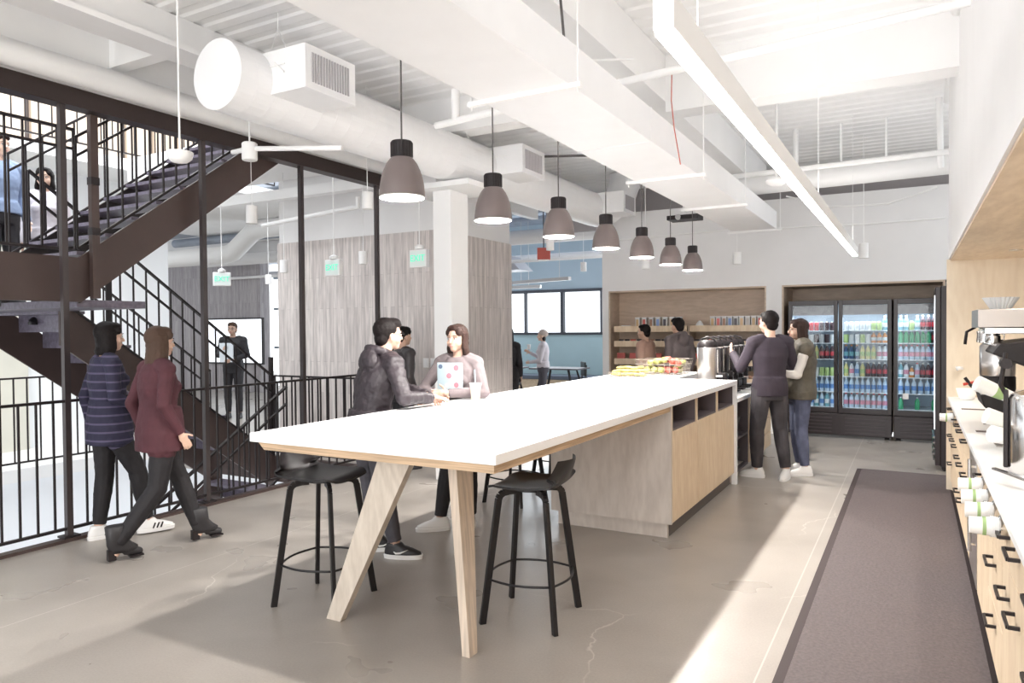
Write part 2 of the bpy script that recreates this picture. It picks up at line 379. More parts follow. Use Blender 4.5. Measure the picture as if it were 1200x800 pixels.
MB().box(-8.7, -5.74, 6.95, 7.08, 3.34, 3.47).build('white_header', white, kind='structure').name = 'trim_header'
tr = MB().prism([(-9.6, 0), (-7.0, 0), (-7.3, .30), (-9.6, .30)], 'y', -.3, .3)
tr.build('duct_box', mat('service_grey', (.42, .42, .46), .5), loc=(0, 13.2, 2.78), label='large grey boxed duct with slanted end in the far room', cat='duct')

# ------------------------------------------------------------------ ceiling deck, beams
dk = MB()
prof = []; y = -4.0
while y < 12: prof += [(y, 3.95), (y+.09, 3.95), (y+.115, 3.962), (y+.175, 3.962), (y+.2, 3.95)]; y += .2
vs = [(x, p[0], p[1]) for x in (-5.55, 3) for p in prof]; n = len(prof)
dk.add(vs, [(i, i+1, n+i+1, n+i) for i in range(n-1)])
dk.box(-5.55, 3, -4, 12, 4.06, 4.1)
struct(dk, 'ceiling', deckm)
bm = MB()
bm.box(-2.2, -1.9, -4, Y0, 3.55, 3.95)
bm.box(-5.0, -4.72, -4, Y0, 3.66, 3.70).box(-4.88, -4.84, -4, Y0, 3.70, 3.95)
bm.box(-1.9, .3, 6.2, 6.45, 3.46, 3.95)
bm.box(-4.8, -2.2, 6.2, 6.45, 3.6, 3.95)
bm.box(-6.0, -4.9, 3.5, 3.62, 3.68, 3.95)
struct(bm, 'ceiling_beams', white)
for z, r, nm, lb in ((3.53, .095, 'large_pipe', 'fat white round pipe running above the dark stair fascia'),):
    MB().tube([(-5.5, -4, z), (-5.5, 7.38, z)], r, 20).build(nm, white, smooth=True, angle=40, label=lb, cat='pipe')
struct(MB().box(-5.72, -5.58, -6, 7.4, 3.3, 3.44), 'trim_fascia_beam', fascm)
struct(MB().box(-5.72, -5.6, -6, 11, 3.44, 4.3), 'wall_above_fascia', white)
# upper level across the atrium and its slab
ul = MB(); ul.box(-15, -9.7, -6, 13, 3.86, 4.02)
struct(ul, 'floor_upper_across', white)
struct(MB().box(-9.7, -5.72, 6.3, 7.4, 3.70, 4.02), 'floor_upper_landing', white)
slat = mat('timber_doors', (.62, .50, .39), .5, noise=.3, nscale=2, stretch=(3, 3, .1))
uw = MB()
for i in range(24): uw.box(-11.62, -11.55, 1.5+i*.5, 1.5+i*.5+.40, 4.02, 6.6)
struct(uw, 'wall_upper_timber', slat)
struct(MB().box(-11.75, -11.63, -1, 13, 4.02, 6.6), 'wall_upper_behind', mat('reveal_dark', (.10, .08, .075), .7))
struct(MB().box(-12, -11.6, -6, -1, 4.02, 6.6), 'wall_upper_bright', mat('upper_white', (.9, .92, .9), .5))
struct(MB().box(-11.9, -11.8, -6, 13, 0, 3.86), 'wall_across', mat('across_white', (.86, .87, .90), .6, noise=.04, nscale=1)) if False else None
# soft white wall far beyond the atrium on the main level
struct(MB().box(-24, -23.8, -6, 13, 0, 3.86), 'wall_across', mat('across_white', (.88, .90, .92), .6, noise=.04, nscale=1))
for i, (y0, y1) in enumerate(((.8, 2.6), (3.4, 5.1))):
    struct(MB().box(-12.2, -12.0, y0, y1, 0, 3.2), 'wall_across_beige.%03d' % i, mat('beige_panel', (.66, .64, .56), .6, noise=.06, nscale=2))
struct(MB().box(-8.95, -8.9, -6, 6.45, -.12, .03), 'trim_far_edge', white)
struct(MB().box(-5.64, -5.56, -6, 7.38, -.30, .025), 'trim_floor_edge', steelb)
struct(MB().box(-8.3, -5.6, 6.4, 6.45, -.30, .02), 'trim_stair_edge', steelb)

# ------------------------------------------------------------------ stairs
SL = .727
def flight(name, label, x0, x1, ya, za, yb, n, up=1, thick=.17, riser=True, inner=None, depth_t=.36, lo=None, col=tread):
    """flight between y=ya (height za) and y=yb; slope SL*up"""
    t = empty(name, (0, 0, 0), 0, label, 'stairs')
    zb = za + (yb-ya)*SL*up
    for xs in (x0, x1-.025):
        MB().prism([(ya, za-depth_t), (yb, zb-depth_t), (yb, zb), (ya, za)], 'x', xs, xs+.025).build('stringer', (inner or steelb) if xs == x0 else steelb, t)
    for i in range(n):
        u = (i+.5)/n; y = ya+(yb-ya)*u; z = za+(zb-za)*u - .06; d = (yb-ya)/n
        m = MB().box(x0+.03, x1-.03, y-d/2, y+d/2+.02, z, z+.03)
        yr = y-d/2 if up > 0 else y+d/2
        if riser: m.box(x0+.03, x1-.03, yr-.006, yr+.006, z-abs(zb-za)/n, z)
        m.build('tread', col, t)
    return t
upf = flight('upper_stair', 'brown steel stair flight climbing from the landing to the upper floor', -6.95, -5.75, 3.32, 2.17, 5.85, 11, riser=False, inner=steelk)
MB().box(-5.782, -5.75, -2, 3.32, 1.82, 2.17).build('stringer', steelb, upf)
lnd = empty('stair_landing', (0, 0, 0), 0, 'steel half landing between the two stair flights, left edge of the view', 'landing')
MB().box(-8.25, -5.79, -2, 3.32, 1.90, 2.0).build('deck', steelb, lnd)
MB().box(-8.25, -5.79, 3.32, 3.9, 1.78, 1.84).build('soffit_plate', tread, lnd)
low = flight('lower_stair', 'brown steel stair flight descending from the landing to the main floor', -8.2, -7.0, 3.85, 1.90, 6.42, 11, up=-1, depth_t=.44)
dwn = flight('down_stair', 'brown steel stair flight going down to the lower level behind the railing', -6.95, -5.8, 5.55, 0.02, .6, 20, up=1)

def rail(name, label, x, path, hb, ht, mids=(), sp=.12, posts=None, br=.007, skip_ends=False, axis='y', cat='railing', bot=True):
    """path: [(y,z_floor),...]; bars from z+hb to z+ht"""
    t = empty(name, (0, 0, 0), 0, label, cat)
    def P(y, z): return (x, y, z) if axis == 'y' else (y, x, z)
    for h, w, nm in [(ht, .036, 'handrail')]+[(q, .024, 'middle_rail') for q in mids]+([(hb, .026, 'bottom_rail')] if bot else []):
        m = MB()
        for (a, za), (b, zb) in zip(path, path[1:]): m.bar(P(a, za+h), P(b, zb+h), w, w*.8 if h != ht else .02)
        m.build(nm, steelk, t)
    L = path[-1][0]-path[0][0]; k = int(abs(L)/sp)
    def zz(y):
        for (a, za), (b, zb) in zip(path, path[1:]):
            if min(a, b)-1e-6 <= y <= max(a, b)+1e-6: return za+(zb-za)*(y-a)/((b-a) or 1)
        return path[-1][1]
    for i in range(k+1):
        y = path[0][0]+L*i/k; z = zz(y)
        MB().box(x-br, x+br, y-br, y+br, z+hb, z+ht).build('baluster', steelk, t) if axis == 'y' else MB().box(y-br, y+br, x-br, x+br, z+hb, z+ht).build('baluster', steelk, t)
    return t
rail('atrium_railing', 'black steel balustrade along the floor edge in front of the atrium', -5.62, [(-1.2, 0), (7.38, 0)], .09, 1.06)
rail('far_railing', 'black balustrade on the far side of the atrium, left background', -8.97, [(-1, 0), (6.4, 0)], .09, 1.06, sp=.14)
rail('landing_railing', 'black balustrade of the stair landing at upper left', -5.77, [(.6, 2.17), (3.3, 2.17)], .06, 1.0, mids=(.85,), sp=.12)
rail('upper_stair_railing', 'black balustrade climbing on the near side of the upper stair', -5.77, [(3.32, 2.17), (5.85, 2.17+2.53*SL)], .07, .95, mids=(.80,), sp=.125)
rail('upper_stair_inner_railing', 'black balustrade on the far side of the upper stair', -6.93, [(3.4, 2.2), (5.85, 2.2+2.45*SL)], .07, .95, mids=(.80,), sp=.14)
rail('lower_stair_railing', 'black balustrade on the near side of the stair descending to the main floor', -7.0, [(3.6, 2.0), (6.42, 2.0-2.82*SL)], .07, 1.05, mids=(.84,), sp=.135)
rail('lower_stair_wall_railing', 'black balustrade on the far side of the stair descending to the main floor', -8.18, [(3.85, 1.9), (6.42, .03)], .07, 1.02, mids=(.82,), sp=.14)
rail('down_stair_railing', 'black balustrade sloping below the floor edge beside the down stair', -5.86, [(2.6, -1.8), (5.55, 0.0)], .1, .98, mids=(.80,), sp=.14)
rail('upper_floor_railing', 'black balustrade of the upper floor across the atrium', -9.72, [(-.5, 4.02), (9.0, 4.02)], .08, 1.05, sp=.16)
rail('landing_back_railing', 'black balustrade at the back of the stair landing, seen behind the near one', -8.2, [(1.2, 2.0), (3.8, 2.0)], .08, 1.02, mids=(.84,), sp=.14)
rail('stair_foot_railing', 'short black balustrade across the head of the down stair', 6.40, [(-6.95, 0), (-5.66, 0)], .08, 1.02, sp=.14, axis='x')
for y, lb in ((3.13, 'tall dark steel post left of the walking pair, floor to ceiling'), (4.36, 'tall dark steel post between the walking pair and the stool'), (5.56, 'tall dark steel post before the plank wall, second from the column'), (6.78, 'tall dark steel post before the plank wall, nearest the column')):
    r = empty('steel_post', (-5.62, y, 0), 0, lb, 'post')
    MB().box(-.022, .022, -.022, .022, .03, 3.3).build('shaft', postm, r)
    MB().box(-.05, .05, -.06, .06, .026, .04).build('base_plate', steelk, r)
for y, z0, z1 in ((3.42, 1.85, 3.3),):
    r = empty('newel_post', (-5.71, y, z0), 0, 'short dark newel post at the turn of the landing balustrade', 'post')
    MB().box(-.025, .025, -.03, .03, 0, z1-z0).build('shaft', steelb, r)
    for zc in (.5, .9): MB().box(-.03, .03, -.034, .034, zc, zc+.06).build('clamp', steelk, r)
# newel posts on lower stair
for y, z in ((4.35, 1.2), (5.45, .5), (6.42, 0)):
    MB().box(-.022, .022, -.022, .022, 0, 1.25).build('stair_newel', steelk, loc=(-7.04, y, z), label={4.35: 'black newel post high on the descending stair balustrade', 5.45: 'black newel post halfway down the descending stair balustrade', 6.42: 'black newel post at the foot of the descending stair'}[y], cat='post')
# ------------------------------------------------------------------ long table and island
TX0, TX1, TY0, TY1, TZ = -3.05, -1.55, 2.63, 7.42, 1.045
isl = empty('kitchen_island', (-2.1, 6.3, 0), 0, 'long white-topped bar island with plywood base in the middle of the room', 'island')
def IS(mb, name, m, **k):
    o = mb.build(name, m, isl, **k); o.matrix_parent_inverse = Matrix.Translation((2.1, -6.3, 0)); return o
IS(MB().box(TX0, TX1, TY0, TY1, TZ-.046, TZ), 'countertop', solid, bevel=.003)
IS(MB().box(-3.05, -2.2, TY1, 8.62, TZ-.046, TZ).box(-2.246, -2.2, TY1, 8.62, .86, TZ-.046).box(-3.05, -2.246, 8.58, 8.62, 0, TZ-.046), 'end_counter', solid, bevel=.003)
IS(MB().box(TX1-.05, TX1, 7.37, TY1, 0, TZ-.046).box(-2.2, TX1-.05, 7.37, TY1, .86, TZ-.046), 'waterfall_panel', solid, bevel=.002)
ap = MB()
ap.prism([(TX0+.04, TZ-.046), (TX1-.02, TZ-.046), (TX1-.02, TZ-.086), (TX0+.085, TZ-.086)], 'y', TY0+.02, TY0+.06)
ap.box(TX1-.06, TX1-.02, TY0+.06, 5.2, TZ-.086, TZ-.046).box(TX0+.085, TX0+.125, TY0+.06, 7.3, TZ-.086, TZ-.046)
ap.box(TX0+.125, TX1-.06, TY0+.06, 5.2, TZ-.066, TZ-.046)
IS(ap, 'underframe', plyedge)
IS(MB().box(-2.56, -1.57, 5.22, 5.25, .115, TZ-.046), 'end_panel', plyg)
IS(MB().box(-2.52, -1.615, 5.27, 5.30, 0, .115).box(-2.52, -1.63, 5.30, 8.5, 0, .115), 'plinth', plyg)
IS(MB().box(-1.63, -1.612, 5.31, 7.36, .005, .085), 'toe_kick', mat('toe_dark', (.10, .085, .08), .6))
IS(MB().box(-2.56, -2.53, 5.25, 8.5, .115, TZ-.046), 'back_panel', plyg)
cf = MB().box(-2.5, -1.6, 5.25, 7.365, .115, .79)
IS(cf, 'carcass', plyg)
for y0, y1 in ((5.25, 5.985), (5.99, 7.366)):
    IS(MB().box(-1.60, -1.572, y0+.003, y1-.003, .12, .80), 'door', ply)
for y0, y1 in ((5.27, 5.95), (5.99, 6.66), (6.70, 7.36)):
    c = MB(); c.box(-1.98, -1.96, y0, y1, .815, .995); c.box(-1.96, -1.585, y0, y0+.008, .815, .995).box(-1.96, -1.585, y1-.008, y1, .815, .995).box(-1.96, -1.585, y0, y1, .80, .815)
    IS(c, 'cubby', cubby)
for y in (5.26, 5.97, 6.68): IS(MB().box(-1.98, -1.572, y-.012, y+.012, .80, TZ-.046), 'divider', ply)
# legs at the table end
legb = wood('leg_birch', (.64, .57, .49), (.52, .45, .38), 'z', 1.4)
IS(MB().prism([(-2.815, 0), (-2.715, 0), (-2.19, .98), (-2.41, .98)], 'y', 2.93, 2.98), 'leg', legb, bevel=.002)
lb_ = MB(); q0 = (-1.905, 2.895, 0); q1 = (-2.0, 2.92, .98)
lb_.add([(q0[0], q0[1], 0), (q0[0]+.045, q0[1], 0), (q0[0]+.045, q0[1]+.07, 0), (q0[0], q0[1]+.07, 0), (q1[0], q1[1], .98), (q1[0]+.05, q1[1], .98), (q1[0]+.05, q1[1]+.16, .98), (q1[0], q1[1]+.16, .98)], [(0,3,2,1),(4,5,6,7),(0,1,5,4),(1,2,6,5),(2,3,7,6),(3,0,4,7)])
IS(lb_, 'leg', mat('leg_edge', (.60, .50, .41), .6, noise=.3, nscale=4, stretch=(14, 14, .4)), bevel=.002)
IS(MB().box(-2.78, -2.75, 2.94, 2.97, -.0, .004), 'foot_pad', blackp)

# lower coffee counter behind the island
lc = empty('coffee_counter', (-1.9, 8.5, 0), 0, 'low coffee counter with open grey shelves and plywood drawers beyond the island', 'counter')
def LC(mb, name, m, **k):
    o = mb.build(name, m, lc, **k); o.matrix_parent_inverse = Matrix.Translation((1.9, -8.5, 0)); return o
LC(MB().box(-2.195, -1.545, 7.425, 9.55, .82, .86), 'worktop', solid, bevel=.002)
LC(MB().box(-2.19, -1.64, 7.43, 9.5, 0, .09), 'plinth', plyg)
LC(MB().box(-2.18, -2.16, 7.43, 9.5, .09, .82).box(-2.18, -1.58, 7.43, 7.45, .09, .82).box(-2.18, -1.58, 8.08, 8.1, .09, .82).box(-2.16, -1.58, 7.45, 8.08, .09, .11).box(-2.16, -1.58, 7.45, 8.08, .42, .44), 'open_shelves', cubby)
for k in range(4):
    d = LC(MB().box(-1.60, -1.57, 8.12, 9.48, .10+k*.18, .27+k*.18), 'drawer', ply)
    MB().box(-1.565, -1.55, 8.35, 8.50, .20+k*.18, .215+k*.18).build('handle', steelk, d)
LC(MB().box(-2.16, -1.61, 8.12, 9.48, .09, .82), 'carcass', plyg)
for z in (.45, .12):
    b = MB(); b.loft([((-1.78, 7.75, z), .13, .2, 0), ((-1.78, 7.75, z+.17), .16, .25, 0)], 20, 6)
    b.build('storage_bin', mat('bin_dark', (.05, .045, .05), .5), label='dark plastic bin on the %s grey shelf under the coffee counter' % ('upper' if z > .3 else 'lower'), cat='bin')

# ------------------------------------------------------------------ bar stools
def make_stool(loc, rz, label):
    """local: back towards +Y"""
    t = empty('bar_stool', loc, rz, label, 'stool', None)
    n, mrow = 14, 22; vs = []; fs = []
    prof = []   # (y, z, halfwidth)
    for i in range(mrow):
        u = i/(mrow-1)
        if u < .62:
            a = u/.62; y = -.19+.34*a; z = .745+.012*math.cos(a*PI)*0 - .012*math.sin(a*PI); 
            if a < .12: z -= (.12-a)*.18
            w = .205*(1-.22*(1-min(a/.25, 1))**2)
        else:
            a = (u-.62)/.38; th = a*1.25; y = .15+.085*math.sin(min(th, PI/2))+.02*a; z = .745+.06*(1-math.cos(th))*1.3+.115*max(0, a-.25)
            w = .205-.075*a**2.2
        prof.append((y, z, w))
    for s in (0, 1):
        for (y, z, w) in prof:
            for k in range(n):
                q = k/(n-1)*2-1; edge = .018*abs(q)**3 if z < .8 else .03*abs(q)**2*-1
                yy = y - (.05*(abs(q)**2) if z > .78 else 0)
                vs.append((q*w, yy, z+(.012*abs(q)**3 if z < .79 else 0)-s*.012))
    A = mrow*n
    for i in range(mrow-1):
        for k in range(n-1):
            a = i*n+k; fs.append((a, a+1, a+n+1, a+n)); fs.append((A+a, A+a+n, A+a+n+1, A+a+1))
    for i in range(mrow-1):
        a = i*n; fs.append((a, a+n, A+a+n, A+a)); a = i*n+n-1; fs.append((a, A+a, A+a+n, a+n))
    for k in range(n-1): fs.append((k, A+k, A+k+1, k+1)); a = (mrow-1)*n+k; fs.append((a, a+1, A+a+1, A+a))
    MB().add(vs, fs).build('seat_shell', stoolm, t, smooth=True, angle=50)
    for sx in (-1, 1):
        for sy in (-1, 1):
            top = Vector((sx*.06, sy*.06, .700)); kn = Vector((sx*.115, sy*.115, .694)); k2 = Vector((sx*.135, sy*.135, .665)); ft = Vector((sx*.205, sy*.205, 0))
            pts = [top, Vector((sx*.09, sy*.09, .700)), kn, Vector((sx*.128, sy*.128, .683)), k2, ft]
            m = MB()
            for a, b in zip(pts, pts[1:]): m.bar(a, b+(b-a).normalized()*.002, .036, .024, Vector((-sx, sy, 0)))
            m.build('leg', stoolm, t, bevel=.003)
    MB().lathe([(.10, .700), (.10, .722)], n=20).build('seat_plate', stoolm, t)
    r = .2; pts = []
    for sx, sy in ((1, 1), (-1, 1), (-1, -1), (1, -1)):
        pts.append((sx*.178, sy*.178, .235))
        nx, ny = -sy if sx == sy else sx, 0
    P = []
    for i in range(4):
        a = Vector(pts[i]); b = Vector(pts[(i+1) % 4]); mid = (a+b)/2; out = Vector((mid.x, mid.y, 0)).normalized()
        for k in range(8): u = k/8; P.append(a.lerp(b, u)+out*.045*math.sin(u*PI))
    MB().tube(P, .0065, 8, closed=True).build('footrest', stoolm, t, smooth=True)
    return t
make_stool((-3.03, 3.15, 0), heading(-1, -.15), 'black bar stool at the near left corner of the table, back towards the railing')
s2 = make_stool((-1.84, 3.50, 0), heading(1, .12), 'black bar stool under the right side of the table, blue sheen on its seat')
for (x, y, a, l) in ((-3.2, 5.78, heading(-1, .1), 'black bar stool half hidden under the table, just behind the woman'), (-3.22, 6.75, heading(-1, 0), 'black bar stool farthest along the left side of the table')):
    c = copy_tree(s2); c.location = (x, y, 0); c.rotation_euler = (0, 0, a); c['label'] = l

# ------------------------------------------------------------------ pendants over the table
def make_pendant():
    t = empty('pendant_lamp', (0, 0, 0), 0, '', 'lamp', 'grey dome pendants in a row over the table')
    outer = [(.118, 0), (.117, .02), (.113, .06), (.106, .10), (.095, .135), (.080, .168), (.064, .190), (.055, .200)]
    pr = outer+[(.050, .198)]+[(r-.006, z-.004) for r, z in outer[::-1][1:]]
    m = MB(); n = 40; vs = []; 
    for r, z in pr+[pr[0]]:
        for k in range(n): vs.append((r*math.cos(2*PI*k/n), r*math.sin(2*PI*k/n), z))
    fs = []; mm = []
    for i in range(len(pr)):
        for k in range(n): fs.append((i*n+k, i*n+(k+1) % n, (i+1)*n+(k+1) % n, (i+1)*n+k)); mm.append(0 if i < len(outer) else 1)
    m.add(vs, fs); m.m = mm
    m.build('shade', [lampg, lampin], t, smooth=True, angle=50)
    cp = MB().lathe([(.052, .195), (.055, .20), (.055, .280), (.052, .285), (.010, .287)], n=28)
    for k in range(22): a = 2*PI*k/22; cp.box(.055*math.cos(a)-.002, .055*math.cos(a)+.002, .055*math.sin(a)-.002, .055*math.sin(a)+.002, .205, .278)
    cp.build('cap', blackp, t)
    MB().tube([(0, 0, .285), (0, 0, 1.5)], .0045, 8).build('cord', cordm, t)
    MB().lathe([(.072, 1.485), (.075, 1.49), (.075, 1.535), (.07, 1.54)], n=28).build('canopy', lampg, t)
    MB().ell((0, 0, .125), (.03, .03, .04)).build('bulb', bulbm, t, smooth=True)
    return t
pend = make_pendant()
ordn = ['nearest the camera, largest of the row', 'second in the row, between the two largest', 'third in the row', 'in the middle of the row of seven', 'fifth in the row', 'second from the far end of the row', 'at the far end of the row, smallest']
for i, y in enumerate((2.98, 3.90, 4.85, 5.79, 6.72, 7.66, 8.55)):
    p = pend if i == 0 else copy_tree(pend)
    p.location = (-2.3, y, 2.26); p['label'] = 'dark grey dome pendant with black cap, ' + ordn[i]
    l = bpy.data.lights.new('pendant_light', 'SPOT'); l.energy = 120 if i == 0 else 8; l.spot_size = math.radians(150); l.spot_blend = .35; l.shadow_soft_size = .03 if i == 0 else .05; l.color = (1, .96, .91)
    lo = bpy.data.objects.new('pendant_light', l); COL.objects.link(lo); lo.parent = p; lo.location = (0, 0, .055)

# linear LED profile
led = empty('linear_light', (-.6, 0, 0), 0, 'long white linear LED profile hanging over the aisle', 'lamp')
MB().box(-.03, .03, 1.94, 9.28, 2.395, 2.49).build('housing', white, led, bevel=.003)
MB().box(-.026, .026, 1.95, 9.27, 2.385, 2.397).build('diffuser', glow, led)
for y in (2.3, 5.6, 8.9): MB().tube([(0, y, 2.49), (0, y, 3.94)], .002, 6).build('cable', white, led)

# ------------------------------------------------------------------ ducts and services
bd = empty('flat_duct', (-1.85, 0, 0), 0, 'long flat white boxed duct hanging above the table', 'duct')
MB().box(-.27, .28, -2, 9.95, 2.85, 3.08).build('casing', ductw, bd, bevel=.004)
for y in (.6, 3.45, 6.0, 7.7, 9.9):
    MB().box(-.34, .35, y-.015, y+.015, 2.825, 2.85).build('hanger_bar', white, bd)
    for x in (-.32, .33): MB().tube([(x, y, 2.80), (x, y, 3.95)], .005, 6).build('hanger_rod', white, bd)
for y in (1.8, 4.8, 7.8): MB().box(-.272, .282, y-.01, y+.01, 2.847, 3.083).build('seam_collar', ductw, bd)
rd = empty('round_duct', (-4.15, 0, 3.33), 0, 'large white round spiral duct beside the stair opening', 'duct')
prof = [(.24, 3.35)]; 
m = MB(); R = Matrix.Rotation(-PI/2, 3, 'X')
pr = []; y = 3.35
while y < 9.9:
    pr += [(.240, y), (.240, y+.140), (.2415, y+.143), (.2415, y+.152)]; y += .157
m.lathe([(r, z) for r, z in pr], (0, 0, 0), 40, True, Matrix.Rotation(-PI/2, 3, 'X'))
m.build('spiral_tube', ductw, rd, smooth=True, angle=3.5)
MB().tube([(0, 9.85, 0), (.0, 10.1, -.0), (.08, 10.3, .05), (.2, 10.5, .2), (.25, 10.6, .45), (.25, 10.6, .6)], .235, 24).build('elbow', ductw, rd, smooth=True, angle=40)
for y, n in ((3.62, .5), (6.72, .52), (9.75, .5)):
    d = MB().box(0, .55, y, y+n, -.10, .20).build('outlet_box', ductw, rd, bevel=.003)
    g = MB()
    for k in range(14): g.box(.55, .556, y+.06+k*(n-.12)/14, y+.06+k*(n-.12)/14+.014, -.05, .15)
    g.build('grille', mat('outlet_grille_grey', (.42, .40, .42), .6), d)  # grey strips across the outlet face
    MB().bar((.2, y-.006, .09), (.36, y-.006, .09), .008, .008).bar((.27, y-.012, .11), (.36, y-.012, .03), .008, .008).build('damper_lever', white, d)
for y in (3.9, 6.3, 8.7):
    MB().tube([(-.23, y, .05), (0, y, .5), (.23, y, .05)], .003, 6).tube([(0, y, .5), (0, y, .645)], .003, 6).build('hanger_wire', white, rd)
def pipe(pts, r, label, name='sprinkler_pipe', m=white, cat='pipe'):
    return MB().tube(pts, r, 12).build(name, m, smooth=True, angle=50, label=label, cat=cat)
pipe([(-3.5, 5.0, 3.28), (-3.2, 5.0, 3.30), (.3, 5.0, 3.46)], .028, 'white pipe crossing above the table from duct to right wall')
pipe([(-3.3, 5.0, 3.29), (-3.3, 5.0, 3.55)], .035, 'stub of white pipe rising beside the round duct', 'pipe_riser')
pipe([(-1.9, 8.6, 3.32), (.34, 8.6, 3.34)], .03, 'thin white pipe crossing before the back wall')
pipe([(-1.9, 9.3, 3.32), (.36, 9.3, 3.35)], .115, 'fat white pipe crossing before the back wall')
for x, y, lb in ((-1.25, 9.3, 'left'), (-.75, 9.3, 'middle'), (-.28, 9.3, 'right')):
    MB().tube([(0, 0, .1), (0, 0, .62)], .012 if x != -1.25 else .03, 8).build('pipe_hanger', white, loc=(x, y, 3.33), label='white vertical hanger on the fat pipe, %s one' % lb, cat='hanger')
pipe([(.22, 8.6, 3.9), (.24, 8.7, 2.9+.3)], .03, 'white vertical pipe beside the right wall near the ceiling')
pipe([(.24, 3.6, 3.86), (.30, 8.6, 3.86)], .04, 'white pipe along the top of the right wall')
pipe([(-4.9, 4.1, 3.05), (-4.6, 4.0, 3.02), (-3.9, 4.3, 3.0)], .02, 'thin white conduit reaching from the column to the fascia')
pipe([(-7.8, 7.0, 3.02), (-6.2, 7.0, 3.12), (-6.1, 7.0, 3.12), (-6.1, 7.0, 3.25)], .03, 'white pipe with upturned end before the plank core')
pipe([(-1.9, 11.1, 3.02), (-.6, 11.1, 2.98), (.36, 11.1, 2.99)], .012, 'thin conduit along the upper back wall')
pipe([(-4.4, 11.1, 3.0), (-1.9, 11.1, 3.05)], .012, 'thin conduit on the back wall left of the flat duct')
pipe([(-7.2, 7.9, 3.3), (-5.9, 7.9, 3.3)], .05, 'hidden white pipe above core') if False else None
pipe([(-1.55, 10.6, 3.38), (-1.0, 10.7, 3.2), (-.3, 10.6, 3.16), (.25, 10.5, 3.3)], .012, 'sagging pale cable before the back wall', 'cable', white, 'cable')
pipe([(-1.55, 5.0, 3.4), (-1.50, 5.05, 3.42), (-1.52, 5.1, 3.2), (-1.5, 5.1, 3.0), (-1.47, 5.15, 2.75)], .004, 'twisted red wire hanging beside the flat duct', 'cable', mat('red_wire', (.5, .12, .09), .5), 'cable')
pipe([(-1.88, 3.8, 3.95), (-1.8, 3.82, 3.6), (-1.78, 3.86, 3.2)], .008, 'black cable hanging between the canopies and the flat duct', 'cable', cordm, 'cable')
pipe([(-2.2, 4.5, 3.7), (-2.0, 4.7, 3.45), (-1.8, 5.1, 3.55)], .008, 'slack white cable looping beside the pendant canopies', 'cable', white, 'cable')
pipe([(-4.1, 8.2, 3.75), (-3.4, 8.3, 3.7), (-3.0, 9.4, 3.68)], .015, 'bundle of dark wires above the round duct', 'cable', cordm, 'cable')
pj = empty('projector', (-2.85, 10.2, 3.1), 0, 'dark projector plate hanging before the back wall', 'projector')
MB().box(-.22, .22, -.15, .15, 0, .06).build('body', blackp, pj); MB().tube([(0, 0, .06), (0, 0, .85)], .012, 8).build('stem', white, pj)
MB().lathe([(.04, 0), (.04, .03)], (-.05, -.155, .03), 16, True, Matrix.Rotation(PI/2, 3, 'X')).build('lens', chrome, pj)
def cyl_light(x, y, z, h, lb, r=.055, top=3.96):
    t = empty('cylinder_pendant', (x, y, z), 0, lb, 'lamp')
    MB().lathe([(r, 0), (r, h), (r*.9, h+.005)], n=20).build('can', white, t, smooth=True, angle=40)
    MB().lathe([(r*.8, -.002), (r*.8, .001)], n=16).build('lens', glow if False else lampin, t)
    MB().tube([(0, 0, h), (0, 0, top-z)], .004, 6).build('stem', white, t)
cyl_light(-5.72, 5.0, 2.64, .17, 'white cylinder pendant hanging left of the two tall posts, before the stair')
cyl_light(-4.67, 5.5, 2.76, .16, 'white cylinder pendant hanging between the right-hand post and the column')
cyl_light(-5.85, 6.8, 2.38, .15, 'small white cylinder pendant before the plank wall beside an exit sign')
cyl_light(-7.4, 7.0, 2.36, .16, 'small white cylinder pendant at the left edge of the plank wall')
cyl_light(-9.9, 9.0, 2.40, .16, 'small white cylinder pendant in the gap left of the plank wall')
cyl_light(-4.4, 9.0, 2.66, .16, 'white cylinder pendant under the third dome pendant', top=3.4)
cyl_light(-5.2, 12.0, 2.6, .16, 'white cylinder pendant in the far room beside the back wall', top=4.15)
cyl_light(-3.2, 9.5, 2.38, .16, 'small white cylinder pendant below the fifth dome pendant')
cyl_light(-2.15, 10.3, 2.45, .16, 'white cylinder pendant before the back wall above the shelves')
cyl_light(-.55, 10.0, 2.42, .18, 'white cylinder pendant at the far end of the linear light')
for (x, y, z, s, lb) in ((-4.2, 3.09, 2.68, 1, 'white half-dome speaker hanging before the stair'), (-4.6, 4.01, 2.93, 0, 'white cylindrical fitting under the round duct beside the fascia')):
    t = empty('ceiling_fitting', (x, y, z), 0, lb, 'fitting')
    if s: MB().lathe([(.005, 0), (.05, .008), (.075, .03), (.085, .07), (.08, .075)], n=24).build('dome', white, t, smooth=True, angle=40)
    else: MB().lathe([(.055, 0), (.06, .01), (.06, .13), (.05, .14)], n=24).build('can', white, t, smooth=True, angle=40)
    MB().tube([(0, 0, .07), (0, 0, 1.22 if s else .6)], .007, 6).build('stem', white, t)
t = empty('smoke_detector', (-1.2, 7.6, 2.98), 0, 'white round detector on a stem beside the flat duct', 'detector')
MB().lathe([(.05, 0), (.10, .03), (.11, .05), (.10, .07)], n=24).build('head', white, t, smooth=True, angle=40); MB().tube([(0, 0, .06), (0, 0, .95)], .015, 8).build('stem', white, t)

